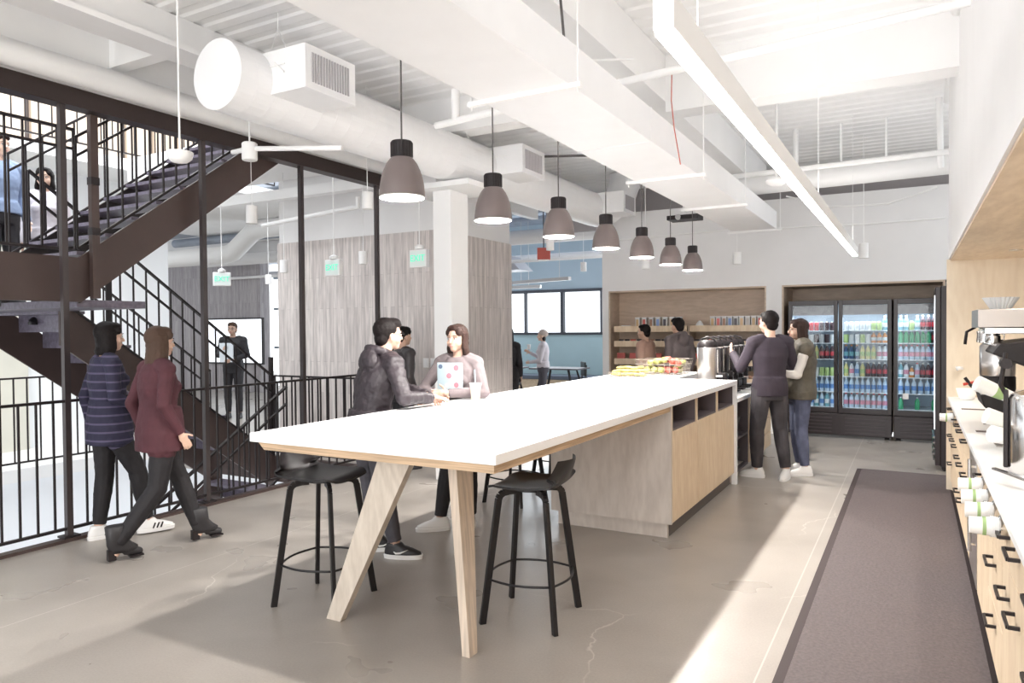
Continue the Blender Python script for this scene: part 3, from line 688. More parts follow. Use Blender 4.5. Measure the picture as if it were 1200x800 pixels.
def exit_sign(x, y, z, yawn, lb, top):
    t = empty('exit_sign', (x, y, z), yawn, lb, 'sign')
    MB().box(-.115, .115, -.03, .03, -.095, .095).build('case', white, t, bevel=.006)
    MB().box(-.102, .102, -.033, -.030, -.082, .082).build('face', mat('sign_face', (.80, .88, .85), .4), t)
    M4 = Matrix.Translation((0, -.036, 0)) @ Matrix.Rotation(PI/2, 4, 'X')
    MB().text('EXIT', .098, M4, .002).build('lettering', mat('sign_green', (.10, .62, .42), .4, emit=(.12, .75, .5), es=.6), t)
    MB().lathe([(.05, .10), (.05, .13), (.02, .15)], n=16).build('canopy', white, t)
    MB().tube([(0, 0, .14), (0, 0, top-z)], .006, 6).build('stem', white, t)
exit_sign(-8.39, 6.8, 2.30, .95, 'green EXIT sign hanging in front of the stair opening, left of three', 3.8)
exit_sign(-5.86, 6.3, 2.30, -.05, 'green EXIT sign before the plank wall between the two posts', 3.7)
exit_sign(-4.64, 6.3, 2.34, -.05, 'green EXIT sign beside the white column', 3.6)
fb = empty('fire_alarm', (-4.95, 9.9, 2.72), .5, 'red alarm box hanging beyond the plank wall', 'alarm')
MB().box(-.10, .10, -.04, .04, -.09, .09).build('case', mat('alarm_red', (.42, .07, .05), .4), fb, bevel=.006); MB().tube([(0, 0, .09), (0, 0, 1.44)], .01, 6).build('stem', cordm, fb); MB().box(-.08, .08, -.035, .035, -.105, -.09).build('lens', lampin, fb)

# wall screen, switches
sc_ = empty('wall_screen', (-15.5, 12.98, 1.32), 0, 'bright wall screen with dark frame behind the person with a laptop', 'screen')
MB().box(-1.05, 1.05, -.05, 0, -.60, .60).build('frame', steelk, sc_)
MB().box(-1.0, 1.0, -.054, -.05, -.56, .56).build('display', mat('screen_on', (.9, .95, 1), .3, emit=(.93, .96, 1), es=1.1), sc_)
for k, x in enumerate((-5.36, -5.25)):
    s = MB().box(x-.04, x+.04, CY-.012, CY, 1.10, 1.22).build('light_switch', white, bevel=.002, label='white wall switch plate on the plank wall, %s of the pair' % ('left' if k == 0 else 'right'), cat='switch')
    MB().box(x-.015, x+.015, CY-.017, CY-.012, 1.13, 1.19).build('rocker', solid, s)
# ------------------------------------------------------------------ right-hand kitchen run
KX, KZ, KE = .285, .90, 8.0
struct(MB().box(.285, 3, -4, KE, 2.20, 3.95), 'wall_right_bulkhead', wallw)
struct(MB().box(.30, 1.0, -4, KE, 2.185, 2.2), 'ceiling_soffit', plyx)
struct(MB().box(.27, 3, KE, KE+.05, 0, 2.2), 'wall_right_end_panel', wood('birch_light_panel', (.80, .70, .56), (.73, .62, .48), 'z', .8))
struct(MB().box(.98, 1.05, -4, KE, 0, 2.2), 'wall_right_splash', MATS['birch_light_panel'])
for y in (7.1, 5.3, 3.4):
    l = bpy.data.lights.new('downlight_lamp', 'SPOT'); l.energy = 28; l.spot_size = 2.2; l.spot_blend = .6; l.color = (1, .95, .88); l.shadow_soft_size = .04
    lo = bpy.data.objects.new('downlight_lamp', l); COL.objects.link(lo); lo.location = (.66, y, 2.165)
for y in (7.1, 5.3): MB().lathe([(.05, 0), (.05, .01)], (.72, y, 2.176), 24).build('downlight', chrome, label='small round downlight in the plywood soffit, %s' % ('far one' if y > 6 else 'near one'), cat='lamp')
MB().box(KX-.005, .98, .4, KE, KZ-.03, KZ).build('worktop', solid, bevel=.003, label='long white worktop of the plywood kitchen run along the right wall', cat='worktop')
spots = [(7.55, 8.0), (6.75, 7.55), (5.95, 6.75), (5.35, 5.95), (4.75, 5.35), (4.02, 4.7), (3.4, 4.02), (2.75, 3.4), (2.1, 2.75)]
kinds = 'ddddwdbdd'
names = ['at the far end by the drinks coolers', 'second from the far end', 'third from the far end', 'fourth from the far end', '', 'just beyond the cup dispensers', 'below the cup dispensers', 'with two pull handles, nearest but one', 'nearest the camera at the frame edge']
for i, (a, b) in enumerate(spots):
    if kinds[i] == 'w':
        t = empty('dishwasher', (KX+.02, (a+b)/2, 0), 0, 'stainless dishwasher set between plywood cabinets', 'dishwasher')
        MB().box(0, .6, -(b-a)/2+.005, (b-a)/2-.005, .10, .86).build('door', steel, t); h = MB().tube([(-.03, -(b-a)/2+.06, .30), (-.03, -(b-a)/2+.06, .82)], .011, 10)
        for z in (.34, .78): h.bar((0, -(b-a)/2+.06, z), (-.03, -(b-a)/2+.06, z), .012, .012)
        h.build('handle', chrome, t, smooth=True, angle=40); MB().box(.04, .6, -(b-a)/2, (b-a)/2, 0, .1).build('plinth', blackp, t)
        continue
    t = empty('base_cabinet', (KX+.02, (a+b)/2, 0), 0, 'plywood base cabinet with black handles, '+names[i], 'cabinet', 'kitchen base cabinets')
    w = (b-a)/2-.003
    MB().box(.02, .66, -w, w, .10, .869).build('carcass', plyg, t)
    MB().box(.05, .62, -w, w, 0, .1).build('plinth', blackp, t)
    fr = [(.105, .36), (.365, .62), (.625, .865)] if kinds[i] == 'b' or i in (0, 2) else [(.105, .68), (.685, .865)]
    for z0, z1 in fr:
        d = MB().box(0, .02, -w, w, z0, z1).build('drawer' if z1-z0 < .4 else 'door', ply, t, bevel=.0015)
        hz = z1-.06 if z1-z0 < .4 else z1-.10
        for yy in ((0,) if w < .35 and i != 7 else (-w*.45, w*.45)):
            h = MB().bar((-.035, yy-.07, hz), (-.035, yy+.07, hz), .010, .012)
            h.bar((0, yy-.07, hz), (-.035, yy-.07, hz), .010, .012).bar((0, yy+.07, hz), (-.035, yy+.07, hz), .010, .012)
            h.build('handle', steelk, d)
# rubber mat
mt = empty('floor_mat', (-.10, 4.9, 0), 0, 'long charcoal anti-fatigue mat on the floor along the kitchen run', 'mat')
matm = mat('mat_charcoal', (.125, .10, .10), .7, noise=.22, nscale=60, bump=.5, col2=(.085, .068, .068))
edge = mat('mat_edge', (.055, .042, .042), .75, spec=.2)
MB().box(-.40, .40, -3.85, 3.85, .0, .014).build('pad', matm, mt)
bdm = MB(); o, i_ = (.45, 3.92), (.40, 3.85)
ov = [(-o[0], -o[1], 0), (o[0], -o[1], 0), (o[0], o[1], 0), (-o[0], o[1], 0)]; iv = [(-i_[0], -i_[1], .0145), (i_[0], -i_[1], .0145), (i_[0], i_[1], .0145), (-i_[0], i_[1], .0145)]
bdm.add(ov+iv, [(k, (k+1) % 4, 4+(k+1) % 4, 4+k) for k in range(4)])
bdm.build('border', edge, mt)

# cups in horizontal dispensers
def cup_dispenser(y, lb, L=.12, z=.815):
    t = empty('cup_dispenser', (KX+.02, y, z), 0, lb, 'dispenser', 'cup dispensers in the cabinet front')
    R = Matrix.Rotation(-PI/2, 3, 'Y')
    MB().lathe([(.043, 0), (.046, .004), (.046, .022), (.040, .026), (.038, .002)], n=28, R=R, cap=False).build('ring', chrome, t, smooth=True, angle=40)
    c = MB().lathe([(.0375, .0), (.0375, .004), (.031, L), (.002, L)], n=28, R=R, cap=True).build('paper_cups', cupw, t, smooth=True, angle=40)
    MB().lathe([(.0352, L*.55), (.0345, L*.55+.012)], n=28, R=R, cap=False).build('green_stripe', greenp, c, smooth=True)
    m = MB()
    for k in range(4): m.lathe([(.0385, .026+k*.007), (.0395, .029+k*.007), (.0380, .032+k*.007)], n=28, R=R, cap=False)
    m.build('cup_rims', cupw, c, smooth=True)
for k, y in enumerate((3.26, 3.52, 3.78, 4.06)):
    cup_dispenser(y, 'white paper cups with green stripe in a chrome ring, '+['nearest the camera', 'second from the camera', 'third from the camera', 'farthest of the near group'][k])
cup_dispenser(6.95, 'white paper cups in a chrome ring at the far end of the kitchen run')

# espresso machine, urn, grinder etc.  (objects on the worktop)
em = empty('espresso_machine', (.62, 5.65, KZ), 0, 'large stainless espresso machine with black slanted front on the worktop', 'coffee machine')
def bx(p, n, m, x0, x1, y0, y1, z0, z1, bev=.004): return MB().box(x0, x1, y0, y1, z0, z1).build(n, m, p, bevel=bev)
bx(em, 'cup_warmer', mat('warm_steel', (.34, .31, .29), .35, .9), -.26, .30, -.10, .48, .66, .78)
bx(em, 'upper_tray', chrome, -.22, .30, -.08, .46, .62, .66)
MB().prism([(-.16, .56), (.30, .62), (.30, .40), (.02, .40), (-.20, .50)], 'y', -.34, .44).build('front_panel', blackp, em, bevel=.01)
MB().lathe([(.10, 0), (.105, .01), (.105, .20), (.09, .22)], (-.12, .30, .33), 28).build('boiler', steel, em, smooth=True, angle=40)
bx(em, 'side_panel', steel, .12, .30, -.32, .44, .05, .42)
MB().lathe([(.10, 0), (.107, .02), (.107, .10), (.10, .11)], (-.12, .30, .22), 28).build('black_band', blackp, em, smooth=True, angle=40)
MB().prism([(-.24, .22), (.28, .22), (.28, .12), (-.16, .10), (-.22, .14)], 'y', -.02, .46).build('drip_tray', blackp, em, bevel=.01)
bx(em, 'tray_grate', steel, -.235, .2, .0, .44, .218, .226, .001)
for y in (.0, .40): MB().cyl((-.06, y, 0), .035, 0, .12).build('foot', blackp, em, smooth=True, angle=40)
for k, y in enumerate((.02, .2, .38)):
    g = MB().lathe([(.03, 0), (.045, .01), (.045, .06), (.03, .075)], (-.17, y, .545), 20); g.build('group_head', chrome, em, smooth=True, angle=40)
for k in range(4):
    MB().tube([(-.24, .46-.0*k, .66-.0), (-.29, .46+.02*k-.02, .63), (-.30, .46+.02*k-.02, .54)], .009, 8).build('hanging_spoon', blackp, em, smooth=True)
MB().tube([(-.18, .0, .60), (-.22, -.1, .56), (-.05, -.32, .52)], .008, 8).build('steam_arm', chrome, em, smooth=True)
MB().tube([(-.2, .46, .20), (-.26, .48, .24), (-.30, .48, .30)], .012, 8).build('tap', blackp, em, smooth=True)
MB().tube([(-.24, .48, .27), (-.31, .48, .25)], .010, 8).build('red_lever', mat('red_plastic', (.7, .06, .03), .4), em, smooth=True)
# milk jugs and cups on top of the tray
for k, (x, y) in enumerate(((-.20, .40), (-.19, .27), (-.2, .16), (-.16, .04))):
    j = empty('milk_jug', (.62+x, 5.65+y, KZ+.555), 0, 'small steel milk jug on the espresso machine ledge, %s' % ['far left one', 'second from left', 'third from left', 'nearest one'][k], 'jug', 'steel milk jugs')
    MB().lathe([(.034, 0), (.036, .01), (.032, .055), (.035, .08), (.032, .08), (.029, .055), (.032, .012), (.001, .008)], n=20, cap=False).build('body', chrome, j, smooth=True, angle=50)
    MB().tube([(.03, 0, .07), (.055, 0, .06), (.055, 0, .03), (.033, 0, .02)], .004, 6).build('handle', chrome, j, smooth=True)
ff = MB(); n = 48; vs = []
for r0, z in ((.055, 0), (.105, .085)):
    for k in range(n): r = r0*(1+(.05 if k % 2 else -.05)); vs.append((r*math.cos(2*PI*k/n), r*math.sin(2*PI*k/n), z))
ff.add(vs, [(k, (k+1) % n, n+(k+1) % n, n+k) for k in range(n)]+[tuple(range(n))[::-1]])
ff.build('coffee_filters', cupw, loc=(.52, 5.98, KZ+.781), label='fluted white paper coffee filters stacked on the steel espresso machine', cat='filters')
# upright chrome urn near the frame edge with cups around
ur = empty('chrome_urn', (.47, 4.02, KZ), 0, 'tall polished chrome urn on the worktop at the right frame edge', 'urn')
MB().lathe([(.085, 0), (.09, .01), (.09, .34), (.08, .36), (.03, .38)], n=28).build('body', chrome, ur, smooth=True, angle=40)
MB().box(-.108, -.09, -.014, .014, .02, .38).build('column', steelk, ur, bevel=.004)
MB().tube([(-.10, 0, .55), (-.12, 0, .40), (-.1, 0, .36)], .01, 8).tube([(-.1, -.02, .50), (-.1, .05, .50)], .025, 10).build('valve', blackp, ur, smooth=True, angle=40)
for i, (dx, dy, dz, rx, ry) in enumerate(((-.10, .62, .26, 0, -1.15), (-.06, .50, .10, 0, -1.25), (-.05, .36, .03, .2, -1.35))):
    c = empty('cup_stack', (.50+dx, 4.3+dy, KZ+dz+.045), 0, 'sleeve of white paper cups with green print, '+['topmost, leaning on the espresso machine', 'middle one beside the sink', 'lowest, lying across the sink edge'][i], 'cups', 'sleeved paper cups')
    c.rotation_euler = (rx, ry, .3)
    MB().lathe([(.034, -.09), (.046, .10)], n=24).build('cups', cupw, c, smooth=True, angle=40)
    MB().lathe([(.0372, -.05), (.0412, .03)], n=24, cap=False).build('print', greenp, c, smooth=True)
cl = MB().loft([((0, 0, 0), .09, .16, 0), ((0, 0, .03), .10, .17, 0), ((.01, 0, .06), .07, .12, 0)], 20, 3); cl.build('folded_cloth', cupw, loc=(.55, 4.55, KZ+.0), smooth=True, label='folded cream cloth beside the chrome urn', cat='cloth')
# sink, slots, tray, bowl
sk = empty('sink', (.50, 4.95, KZ+.001), 0, 'small undermount sink in the white worktop', 'sink')
MB().box(-.10, .12, -.14, .14, .0, .002).build('basin', mat('basin_tan', (.36, .30, .26), .4), sk)
MB().box(-.10, -.06, -.14, .14, .002, .004).build('rim_side_strip', steel, sk)  # steel strip along one side of the basin
for k, (x, y) in enumerate(((.43, 5.45), (.42, 6.85), (.50, 5.9))):
    MB().box(-.085, .085, -.03, .03, 0, .004).build('drip_slot', mat('slot_brown', (.13, .09, .08), .5), loc=(x, y, KZ), label='dark slotted drain strip in the worktop, %s' % ['nearest the sink', 'farthest away', 'middle one'][k], cat='drain')
bowl = MB().lathe([(.04, 0), (.06, .01), (.085, .10), (.08, .10), (.055, .015), (.001, .012)], n=28, cap=False)
bowl.build('bowl', cupw, loc=(.42, 7.75, KZ), smooth=True, label='white round bowl in the far corner of the worktop', cat='bowl')
MB().tube([(0, .0, 0), (-.03, -.02, 0), (-.05, -.03, -.01)], .012, 8).tube([(-.03, -.02, 0), (-.03, -.02, .02)], .03, 12).build('wall_tap', white, loc=(.40, 7.97, 1.17), smooth=True, label='small white tap fitting on the plywood end panel', cat='tap')
tong = MB().bar((.30, 3.72, KZ+.06), (.60, 3.35, KZ+.02), .02, .008).bar((.30, 3.72, KZ+.06), (.58, 3.32, KZ+.012), .012, .006)
tong.build('knock_bar', chrome, label='steel and black tongs lying on the near worktop', cat='tongs')

# ------------------------------------------------------------------ drinks coolers
frameb = mat('cooler_black', (.026, .018, .02), .35)
coolin = mat('cooler_inner', (.55, .66, .76), .4)
header = mat('cooler_header', (.42, .38, .37), .5, noise=.5, nscale=45, col2=(.14, .12, .12))
strip = mat('cooler_led', (1, 1, 1), .4, emit=(.85, .93, 1), es=2.2)
def pane_mat():
    m = bpy.data.materials.new('cooler_pane'); m.use_nodes = True; nt = m.node_tree; nt.nodes.remove(nt.nodes['Principled BSDF'])
    tr = nt.nodes.new('ShaderNodeBsdfTransparent'); tr.inputs[0].default_value = (.93, .96, .98, 1); gl = nt.nodes.new('ShaderNodeBsdfGlossy'); gl.inputs['Roughness'].default_value = .03
    mx = nt.nodes.new('ShaderNodeMixShader'); mx.inputs[0].default_value = .015
    nt.links.new(tr.outputs[0], mx.inputs[1]); nt.links.new(gl.outputs[0], mx.inputs[2]); nt.links.new(mx.outputs[0], nt.nodes['Material Output'].inputs[0]); return m
pane = pane_mat()
SH = [1.515, 1.34, 1.112, .868, .648, .43]
CY0 = 11.12
def cooler(x0, x1, doors, label):
    t = empty('drinks_cooler', ((x0+x1)/2, CY0, 0), 0, label, 'cooler')
    q = (x0+x1)/2; a, b = x0-q, x1-q
    m = MB().box(a, a+.03, .02, .72, .06, 1.94).box(b-.03, b, .02, .72, .06, 1.94).box(a, b, .02, .72, 1.90, 1.94).box(a, b, .02, .72, .06, .42)
    m.build('cabinet', frameb, t)
    MB().box(a+.03, b-.03, .66, .70, .42, 1.90).box(a+.03, a+.034, .03, .66, .42, 1.9).box(b-.034, b-.03, .03, .66, .42, 1.9).build('liner', coolin, t)
    g = MB().box(a, b, -.02, .02, .04, .345); g.build('grille_panel', frameb, t, bevel=.01)
    for (d0, d1) in doors:
        sl = MB()
        for k in range(5): sl.bar((d0-q+.03, -.026, .085+k*.05), (d1-q-.03, -.026, .085+k*.05), .016, .014)
        sl.build('grille_slat', mat('grille_grey', (.06, .045, .05), .4), t)
        d = MB().box(d0-q-.05, d0-q, -.03, .02, .36, 1.94).box(d1-q, d1-q+.05, -.03, .02, .36, 1.94).box(d0-q, d1-q, -.03, .02, 1.87, 1.94).box(d0-q, d1-q, -.03, .02, .36, .42)
        dd = d.build('door', frameb, t, bevel=.003)
        MB().box(d0-q, d1-q, 0, .006, .42, 1.87).build('door_pane', pane, dd)
        MB().box(d0-q, d1-q, .01, .03, 1.735, 1.868).build('header_panel', header, dd)
        MB().bar((d1-q+.02, -.05, .9), (d1-q+.02, -.05, 1.4), .02, .03).build('handle', frameb, dd)
        s = MB()
        for z in SH: s.box(d0-q-.02, d1-q+.02, .08, .62, z-.012, z)
        s.build('shelves', mat('cooler_shelf', (.85, .9, .95), .35), t)
        MB().box(d0-q-.012, d0-q, .035, .05, .45, 1.7).box(d1-q, d1-q+.012, .035, .05, .45, 1.7).build('led_strip', strip, t)
        l = bpy.data.lights.new('cooler_light', 'AREA'); l.shape = 'RECTANGLE'; l.size = d1-d0; l.size_y = .08; l.energy = 2.2; l.color = (.88, .95, 1)
        lo = bpy.data.objects.new('cooler_light', l); COL.objects.link(lo); lo.parent = t; lo.location = ((d0+d1)/2-q, .10, 1.72); lo.rotation_euler = (math.radians(25), 0, 0)
    for x in (a+.06, b-.06): MB().tube([(x-.03, .06, .03), (x+.03, .06, .03)], .028, 12).tube([(x-.0, -.03, .30), (x, -.03, .30-.001)], .02).build('castor', steelk, t)
    return t
cooler(-1.60, -.265, ((-1.541, -.989), (-.877, -.318)), 'black double-door drinks cooler full of cans and bottles in the back wall recess')
cooler(-.245, .335, ((-.194, .27),), 'black single-door drinks cooler with water bottles, right in the back wall recess')
# fourth cooler standing side-on
c4 = empty('side_cooler', (.27, 9.35, 0), 0, 'tall black drinks cooler standing side-on behind the plywood end panel', 'cooler')
MB().box(-.02, .62, -.33, .34, .05, 2.0).build('cabinet', frameb, c4, bevel=.008)
MB().box(-.07, -.02, -.33, .34, .06, 1.99).build('door', frameb, c4, bevel=.008)
MB().box(-.073, -.07, -.27, .28, .45, 1.85).build('door_pane', coolin, c4)
MB().box(-.078, -.072, -.30, -.285, .45, 1.9).build('led_strip', strip, c4)
for x in (.02, .5): MB().tube([(x, -.30, .03), (x, -.24, .03)], .03, 12).build('castor', steelk, c4)
m = MB()
for k in range(5): m.bar((-.08, -.28, .12+k*.06), (-.08, .3, .12+k*.06), .02, .015)
m.build('grille_slat', chrome, c4)

def can(col, top=chrome):
    t = empty('drink_can', (0, 0, 0), 0, '', 'can')
    MB().lathe([(.026, 0), (.032, .008), (.032, .108), (.026, .120)], n=12).build('body', col, t, smooth=True, angle=40)
    MB().lathe([(.026, .120), (.024, .122)], n=12).build('lid', top, t)
    return t
def bottle(col, capc, lab=None, h=.20, r=.031):
    t = empty('drink_bottle', (0, 0, 0), 0, '', 'bottle')
    MB().lathe([(r*.9, 0), (r, .01), (r, h*.62), (r*.8, h*.72), (.012, h*.86), (.012, h*.92)], n=12).build('body', col, t, smooth=True, angle=50)
    MB().lathe([(.014, h*.91), (.014, h)], n=10).build('cap', capc, t, smooth=True, angle=40)
    if lab: MB().lathe([(r*1.02, h*.22), (r*1.02, h*.52)], n=12, cap=False).build('label_band', lab, t, smooth=True)
    return t
C = lambda n, c, r=.35, **k: mat('drink_'+n, c, r, **k)
red, wht, dark, grn, lgrn, org, yel, pnk, blu, nvy, wtr, teal = (C('red', (.55, .05, .07)), C('white', (.8, .84, .86)), C('dark', (.07, .04, .05)), C('green', (.06, .42, .20)), C('lime', (.45, .62, .25)), C('orange', (.75, .30, .08)),
    C('yellow', (.72, .68, .30)), C('pink', (.72, .30, .42)), C('blue', (.12, .28, .62)), C('navy', (.05, .10, .22)), C('water', (.55, .70, .84), .1), C('teal', (.18, .42, .48)))
protos = {
 'rc': (can(red), 'red drinks can'), 'dc': (can(dark), 'dark drinks can'), 'wc': (can(wht), 'white drinks can'), 'gc': (can(lgrn), 'pale green drinks can'),
 'db': (bottle(dark, wht, red), 'dark cola bottle'), 'pb': (bottle(wht, nvy, pnk), 'white drink bottle with pink label'), 'yb': (bottle(yel, wht, lgrn), 'yellow drink bottle'),
 'ob': (bottle(org, wht, wht, .15), 'short orange juice bottle'), 'nb': (bottle(nvy, org, teal), 'navy blue drink bottle'), 'wb': (bottle(wtr, wht, blu), 'clear water bottle with blue label'),
 'gb': (bottle(grn, wht, None, .17), 'green glass bottle'), 'tb': (bottle(teal, wht, wht), 'teal tinted bottle'), 'cb': (bottle(wtr, red, pnk, .2), 'clear bottle with red cap')}
used = set(); ORD = ['first', 'second', 'third', 'fourth', 'fifth', 'sixth', 'seventh', 'eighth', 'ninth', 'tenth', 'eleventh', 'twelfth']
def shelf_row(x0, x1, zi, seq, where, deep=False):
    n = len(seq)
    for k, key in enumerate(seq):
        src, nm = protos[key]
        x = x0+.035+(x1-x0-.07)*k/(n-1); y = CY0+.13+random.uniform(-.006, .006)
        for row in range(1):
            o = src if key not in used else copy_tree(src); used.add(key)
            o.location = (x, y+row*.08, SH[zi]+.0005); o['label'] = '%s, %s, %s from left' % (nm, where.replace(' of the ', ', '), ORD[k]); o['group'] = nm+'s on '+where
D = [(-1.541, -.989, 'left cooler'), (-.877, -.318, 'middle cooler'), (-.194, .27, 'right cooler')]
shn = ['the top shelf', 'the second shelf', 'the third shelf', 'the fourth shelf', 'the fifth shelf', 'the bottom shelf']
rows = {0: [['rc']*5+['dc']*3, ['dc', 'wc']*4, ['pb', 'tb', 'pb', 'db', 'yb', 'db', 'db', 'db'], ['rc', 'gc', 'rc', 'gc', 'wc', 'gc', 'gc', 'gc'], ['wb']*8, ['tb', 'wb']*4],
        1: [['wc']*5+['gc', 'gc', 'tb'], ['gc', 'wc', 'wc', 'gc', 'wc', 'ob', 'ob', 'ob'], ['nb', 'nb', 'nb', 'yb', 'yb', 'yb', 'pb', 'pb'], ['yb', 'pb', 'wb', 'yb', 'db', 'db', 'db', 'db'], ['wb']*8, ['cb']*8],
        2: [['tb', 'tb', 'gc', 'tb', 'db', 'db', 'db'], ['gb']*6+['db'], ['cb']*7, ['tb', 'pb', 'ob', 'cb', 'db', 'db', 'db'], ['wb']*6, ['gb', 'gb', 'gb']]}
for di, (x0, x1, dn) in enumerate(D):
    for zi, seq in enumerate(rows[di]):
        shelf_row(x0, x1, zi, seq, '%s of the %s' % (shn[zi], dn))
MB().box(-.035, .035, -.002, 0, -.04, .04).build('price_note', cupw, loc=(-.10, CY0-.002, .62), label='small cream paper note stuck on the right cooler door', cat='note')

# ------------------------------------------------------------------ snack shelves in the left niche
def tray(x0, x1, z, lb):
    t = empty('snack_shelf', ((x0+x1)/2, Y0+.02, z), 0, lb, 'shelf', 'plywood tray shelves in the niche'); h = (x1-x0)/2
    MB().box(-h, h, 0, .38, 0, .02).box(-h, h, .36, .38, .02, .09).box(-h, -h+.015, .02, .36, .02, .09).box(h-.015, h, .02, .36, .02, .09).build('tray', plyx, t)
    MB().box(-h, h, -.015, 0, 0, .095).build('front_lip', ply, t)
tz = [1.51, 1.27, .985, .70]
for k, z in enumerate(tz):
    for x0, x1, s in ((-4.30, -3.10, 'left'), (-3.05, -1.945, 'right')):
        tray(x0, x1, z, 'plywood tray shelf, %s in the %s bay' % (['topmost', 'second from top', 'third from top', 'lowest'][k], s))
MB().box(-3.085, -3.065, Y0+.03, Y0+.40, 0, 1.62).build('shelf_upright', plyn, label='slim plywood upright between the two snack shelf bays', cat='upright')
snk = mat('snack_mix', (.45, .30, .20), .6, noise=.6, nscale=60, col2=(.12, .10, .12))
cont = [C('nuts', (.55, .38, .20)), C('cereal', (.65, .45, .25)), C('candy_blue', (.22, .32, .6)), C('candy_red', (.6, .14, .12)), C('mixed', (.5, .45, .42)), C('black', (.06, .05, .06)), C('brownie', (.30, .16, .10))]
jar = empty('snack_jar', (0, 0, 0), 0, '', 'jar')
MB().box(-.036, .036, -.05, .05, .0, .20).build('tube', mat('jar_plastic', (.70, .70, .70), .15), jar, bevel=.008)
jc = MB().box(-.022, .022, -.053, -.05, .03, .18).build('contents_window', cont[0], jar)
MB().box(-.04, .04, -.055, .055, .20, .215).build('lid', mat('jar_lid', (.80, .80, .80), .3), jar, bevel=.003)
def put(src, loc, label, group, first=[]):
    o = src if id(src) not in first else copy_tree(src); first.append(id(src)); o.location = loc; o['label'] = label; o['group'] = group; return o
k = 0
for x0, x1, n, s in ((-3.93, -3.25, 7, 'left'), (-2.72, -2.02, 9, 'right')):
    for i in range(n):
        o = put(jar, (x0+(x1-x0)*i/(n-1), Y0+.14, 1.531), 'clear snack jar on the top tray, %s bay, %s from left' % (s, ORD[i]), 'snack jars on the top tray, %s bay' % s)
        me = next(ch for ch in o.children if ch.name.startswith('contents')); me.data = me.data.copy(); me.data.materials.clear(); me.data.materials.append(cont[(k*3) % 7]); k += 1
pot = MB().lathe([(.05, 0), (.06, .03), (.058, .09), (.04, .12), (.015, .15)], n=20)
pot.build('lidded_jar', cupw, loc=(-2.93, Y0+.14, 1.531), smooth=True, label='small white lidded pot left of the right-hand jars', cat='pot')
MB().lathe([(.05, 0), (.09, .03), (.085, .06), (.08, .085)], n=24, sy=.8).build('white_dish', cupw, loc=(-4.14, Y0+.14, 1.531), smooth=True, label='stacked white dishes at the left end of the top tray', cat='dish')
# pouches and packets on the lower trays
def packet(c, w, h):
    m = MB().loft([((0, 0, 0), w/2, .03, 0), ((0, 0, h*.5), w/2*.98, .035, 0), ((0, 0, h*.92), w/2, .006, 0), ((0, 0, h), w/2, .004, 0)], 16, 4); return m
P0 = {}
for row, (z, h, w, cols) in enumerate(((1.291, .10, .085, (5, 6, 4, 5, 3, 5)), (1.006, .16, .14, (4, 3, 4, 6, 5)), (.721, .12, .10, (5, 4, 6, 3)))):
    for x0, x1, n, s in ((-4.22, -3.18, 11 if row != 1 else 6, 'left'), (-2.97, -2.03, 10 if row != 1 else 6, 'right')):
        for i in range(n):
            c = cont[cols[(i*5+row) % len(cols)]]; key = (row, c.name)
            if key not in P0: o = P0[key] = packet(c, w, h).build('snack_packet', c, smooth=True)
            else: o = P0[key].copy(); COL.objects.link(o)
            o.location = (x0+(x1-x0)*i/(n-1), Y0+.12, z); o.rotation_euler = (0, 0, random.uniform(-.25, .25))
            tag(o, 'snack packet on the %s tray of the %s bay, %s from left' % (['second', 'third', 'lowest'][row], s, ORD[i]), 'packet', 'snack packets on the %s tray, %s bay' % (['second', 'third', 'lowest'][row], s))

# ------------------------------------------------------------------ coffee dispensers
cdp = empty('coffee_dispenser', (0, 0, 0), 0, '', 'dispenser', 'steel coffee dispensers in a row')
MB().lathe([(.105, .17), (.108, .175), (.108, .50), (.105, .505)], n=32).build('steel_jacket', steel, cdp, smooth=True, angle=40)
MB().lathe([(.10, .10), (.104, .17)], n=32).build('lower_band', chrome, cdp, smooth=True, angle=40)
MB().lathe([(.106, .505), (.108, .52), (.10, .55), (.07, .575), (.02, .58)], n=32).build('lid', blackp, cdp, smooth=True, angle=40)
MB().tube([(-.09, 0, .53), (-.07, 0, .59), (0, 0, .615), (.07, 0, .59), (.09, 0, .53)], .010, 10).build('carry_handle', blackp, cdp, smooth=True)
b = MB().box(.06, .15, -.035, .035, .12, .50); b.box(.10, .20, -.045, .045, .18, .24); b.build('tap_column', blackp, cdp, bevel=.008)
MB().box(.03, .17, -.05, .05, .19, .215).build('tap_lever', chrome, cdp, bevel=.006)
MB().box(-.11, .12, -.10, .10, 0, .10).box(.12, .22, -.06, .06, 0, .02).build('stand', blackp, cdp, bevel=.006)
MB().tube([(.115, -.036, .22), (.115, -.036, .48)], .006, 8).build('sight_glass', chrome, cdp)
for i in range(6):
    o = cdp if i == 0 else copy_tree(cdp); o.location = (-1.92, 7.72+i*.27, .86)
    o['label'] = 'steel coffee dispenser with black lid and tap, '+['nearest the island', 'second from the island', 'third from the island', 'fourth from the island', 'fifth from the island', 'farthest in the row'][i]
MB().lathe([(.03, 0), (.05, .05), (.047, .05), (.028, .004)], n=20).build('small_bowl', cupw, loc=(-2.10, 7.56, .86), smooth=True, label='small white bowl left of the nearest coffee dispenser', cat='bowl')

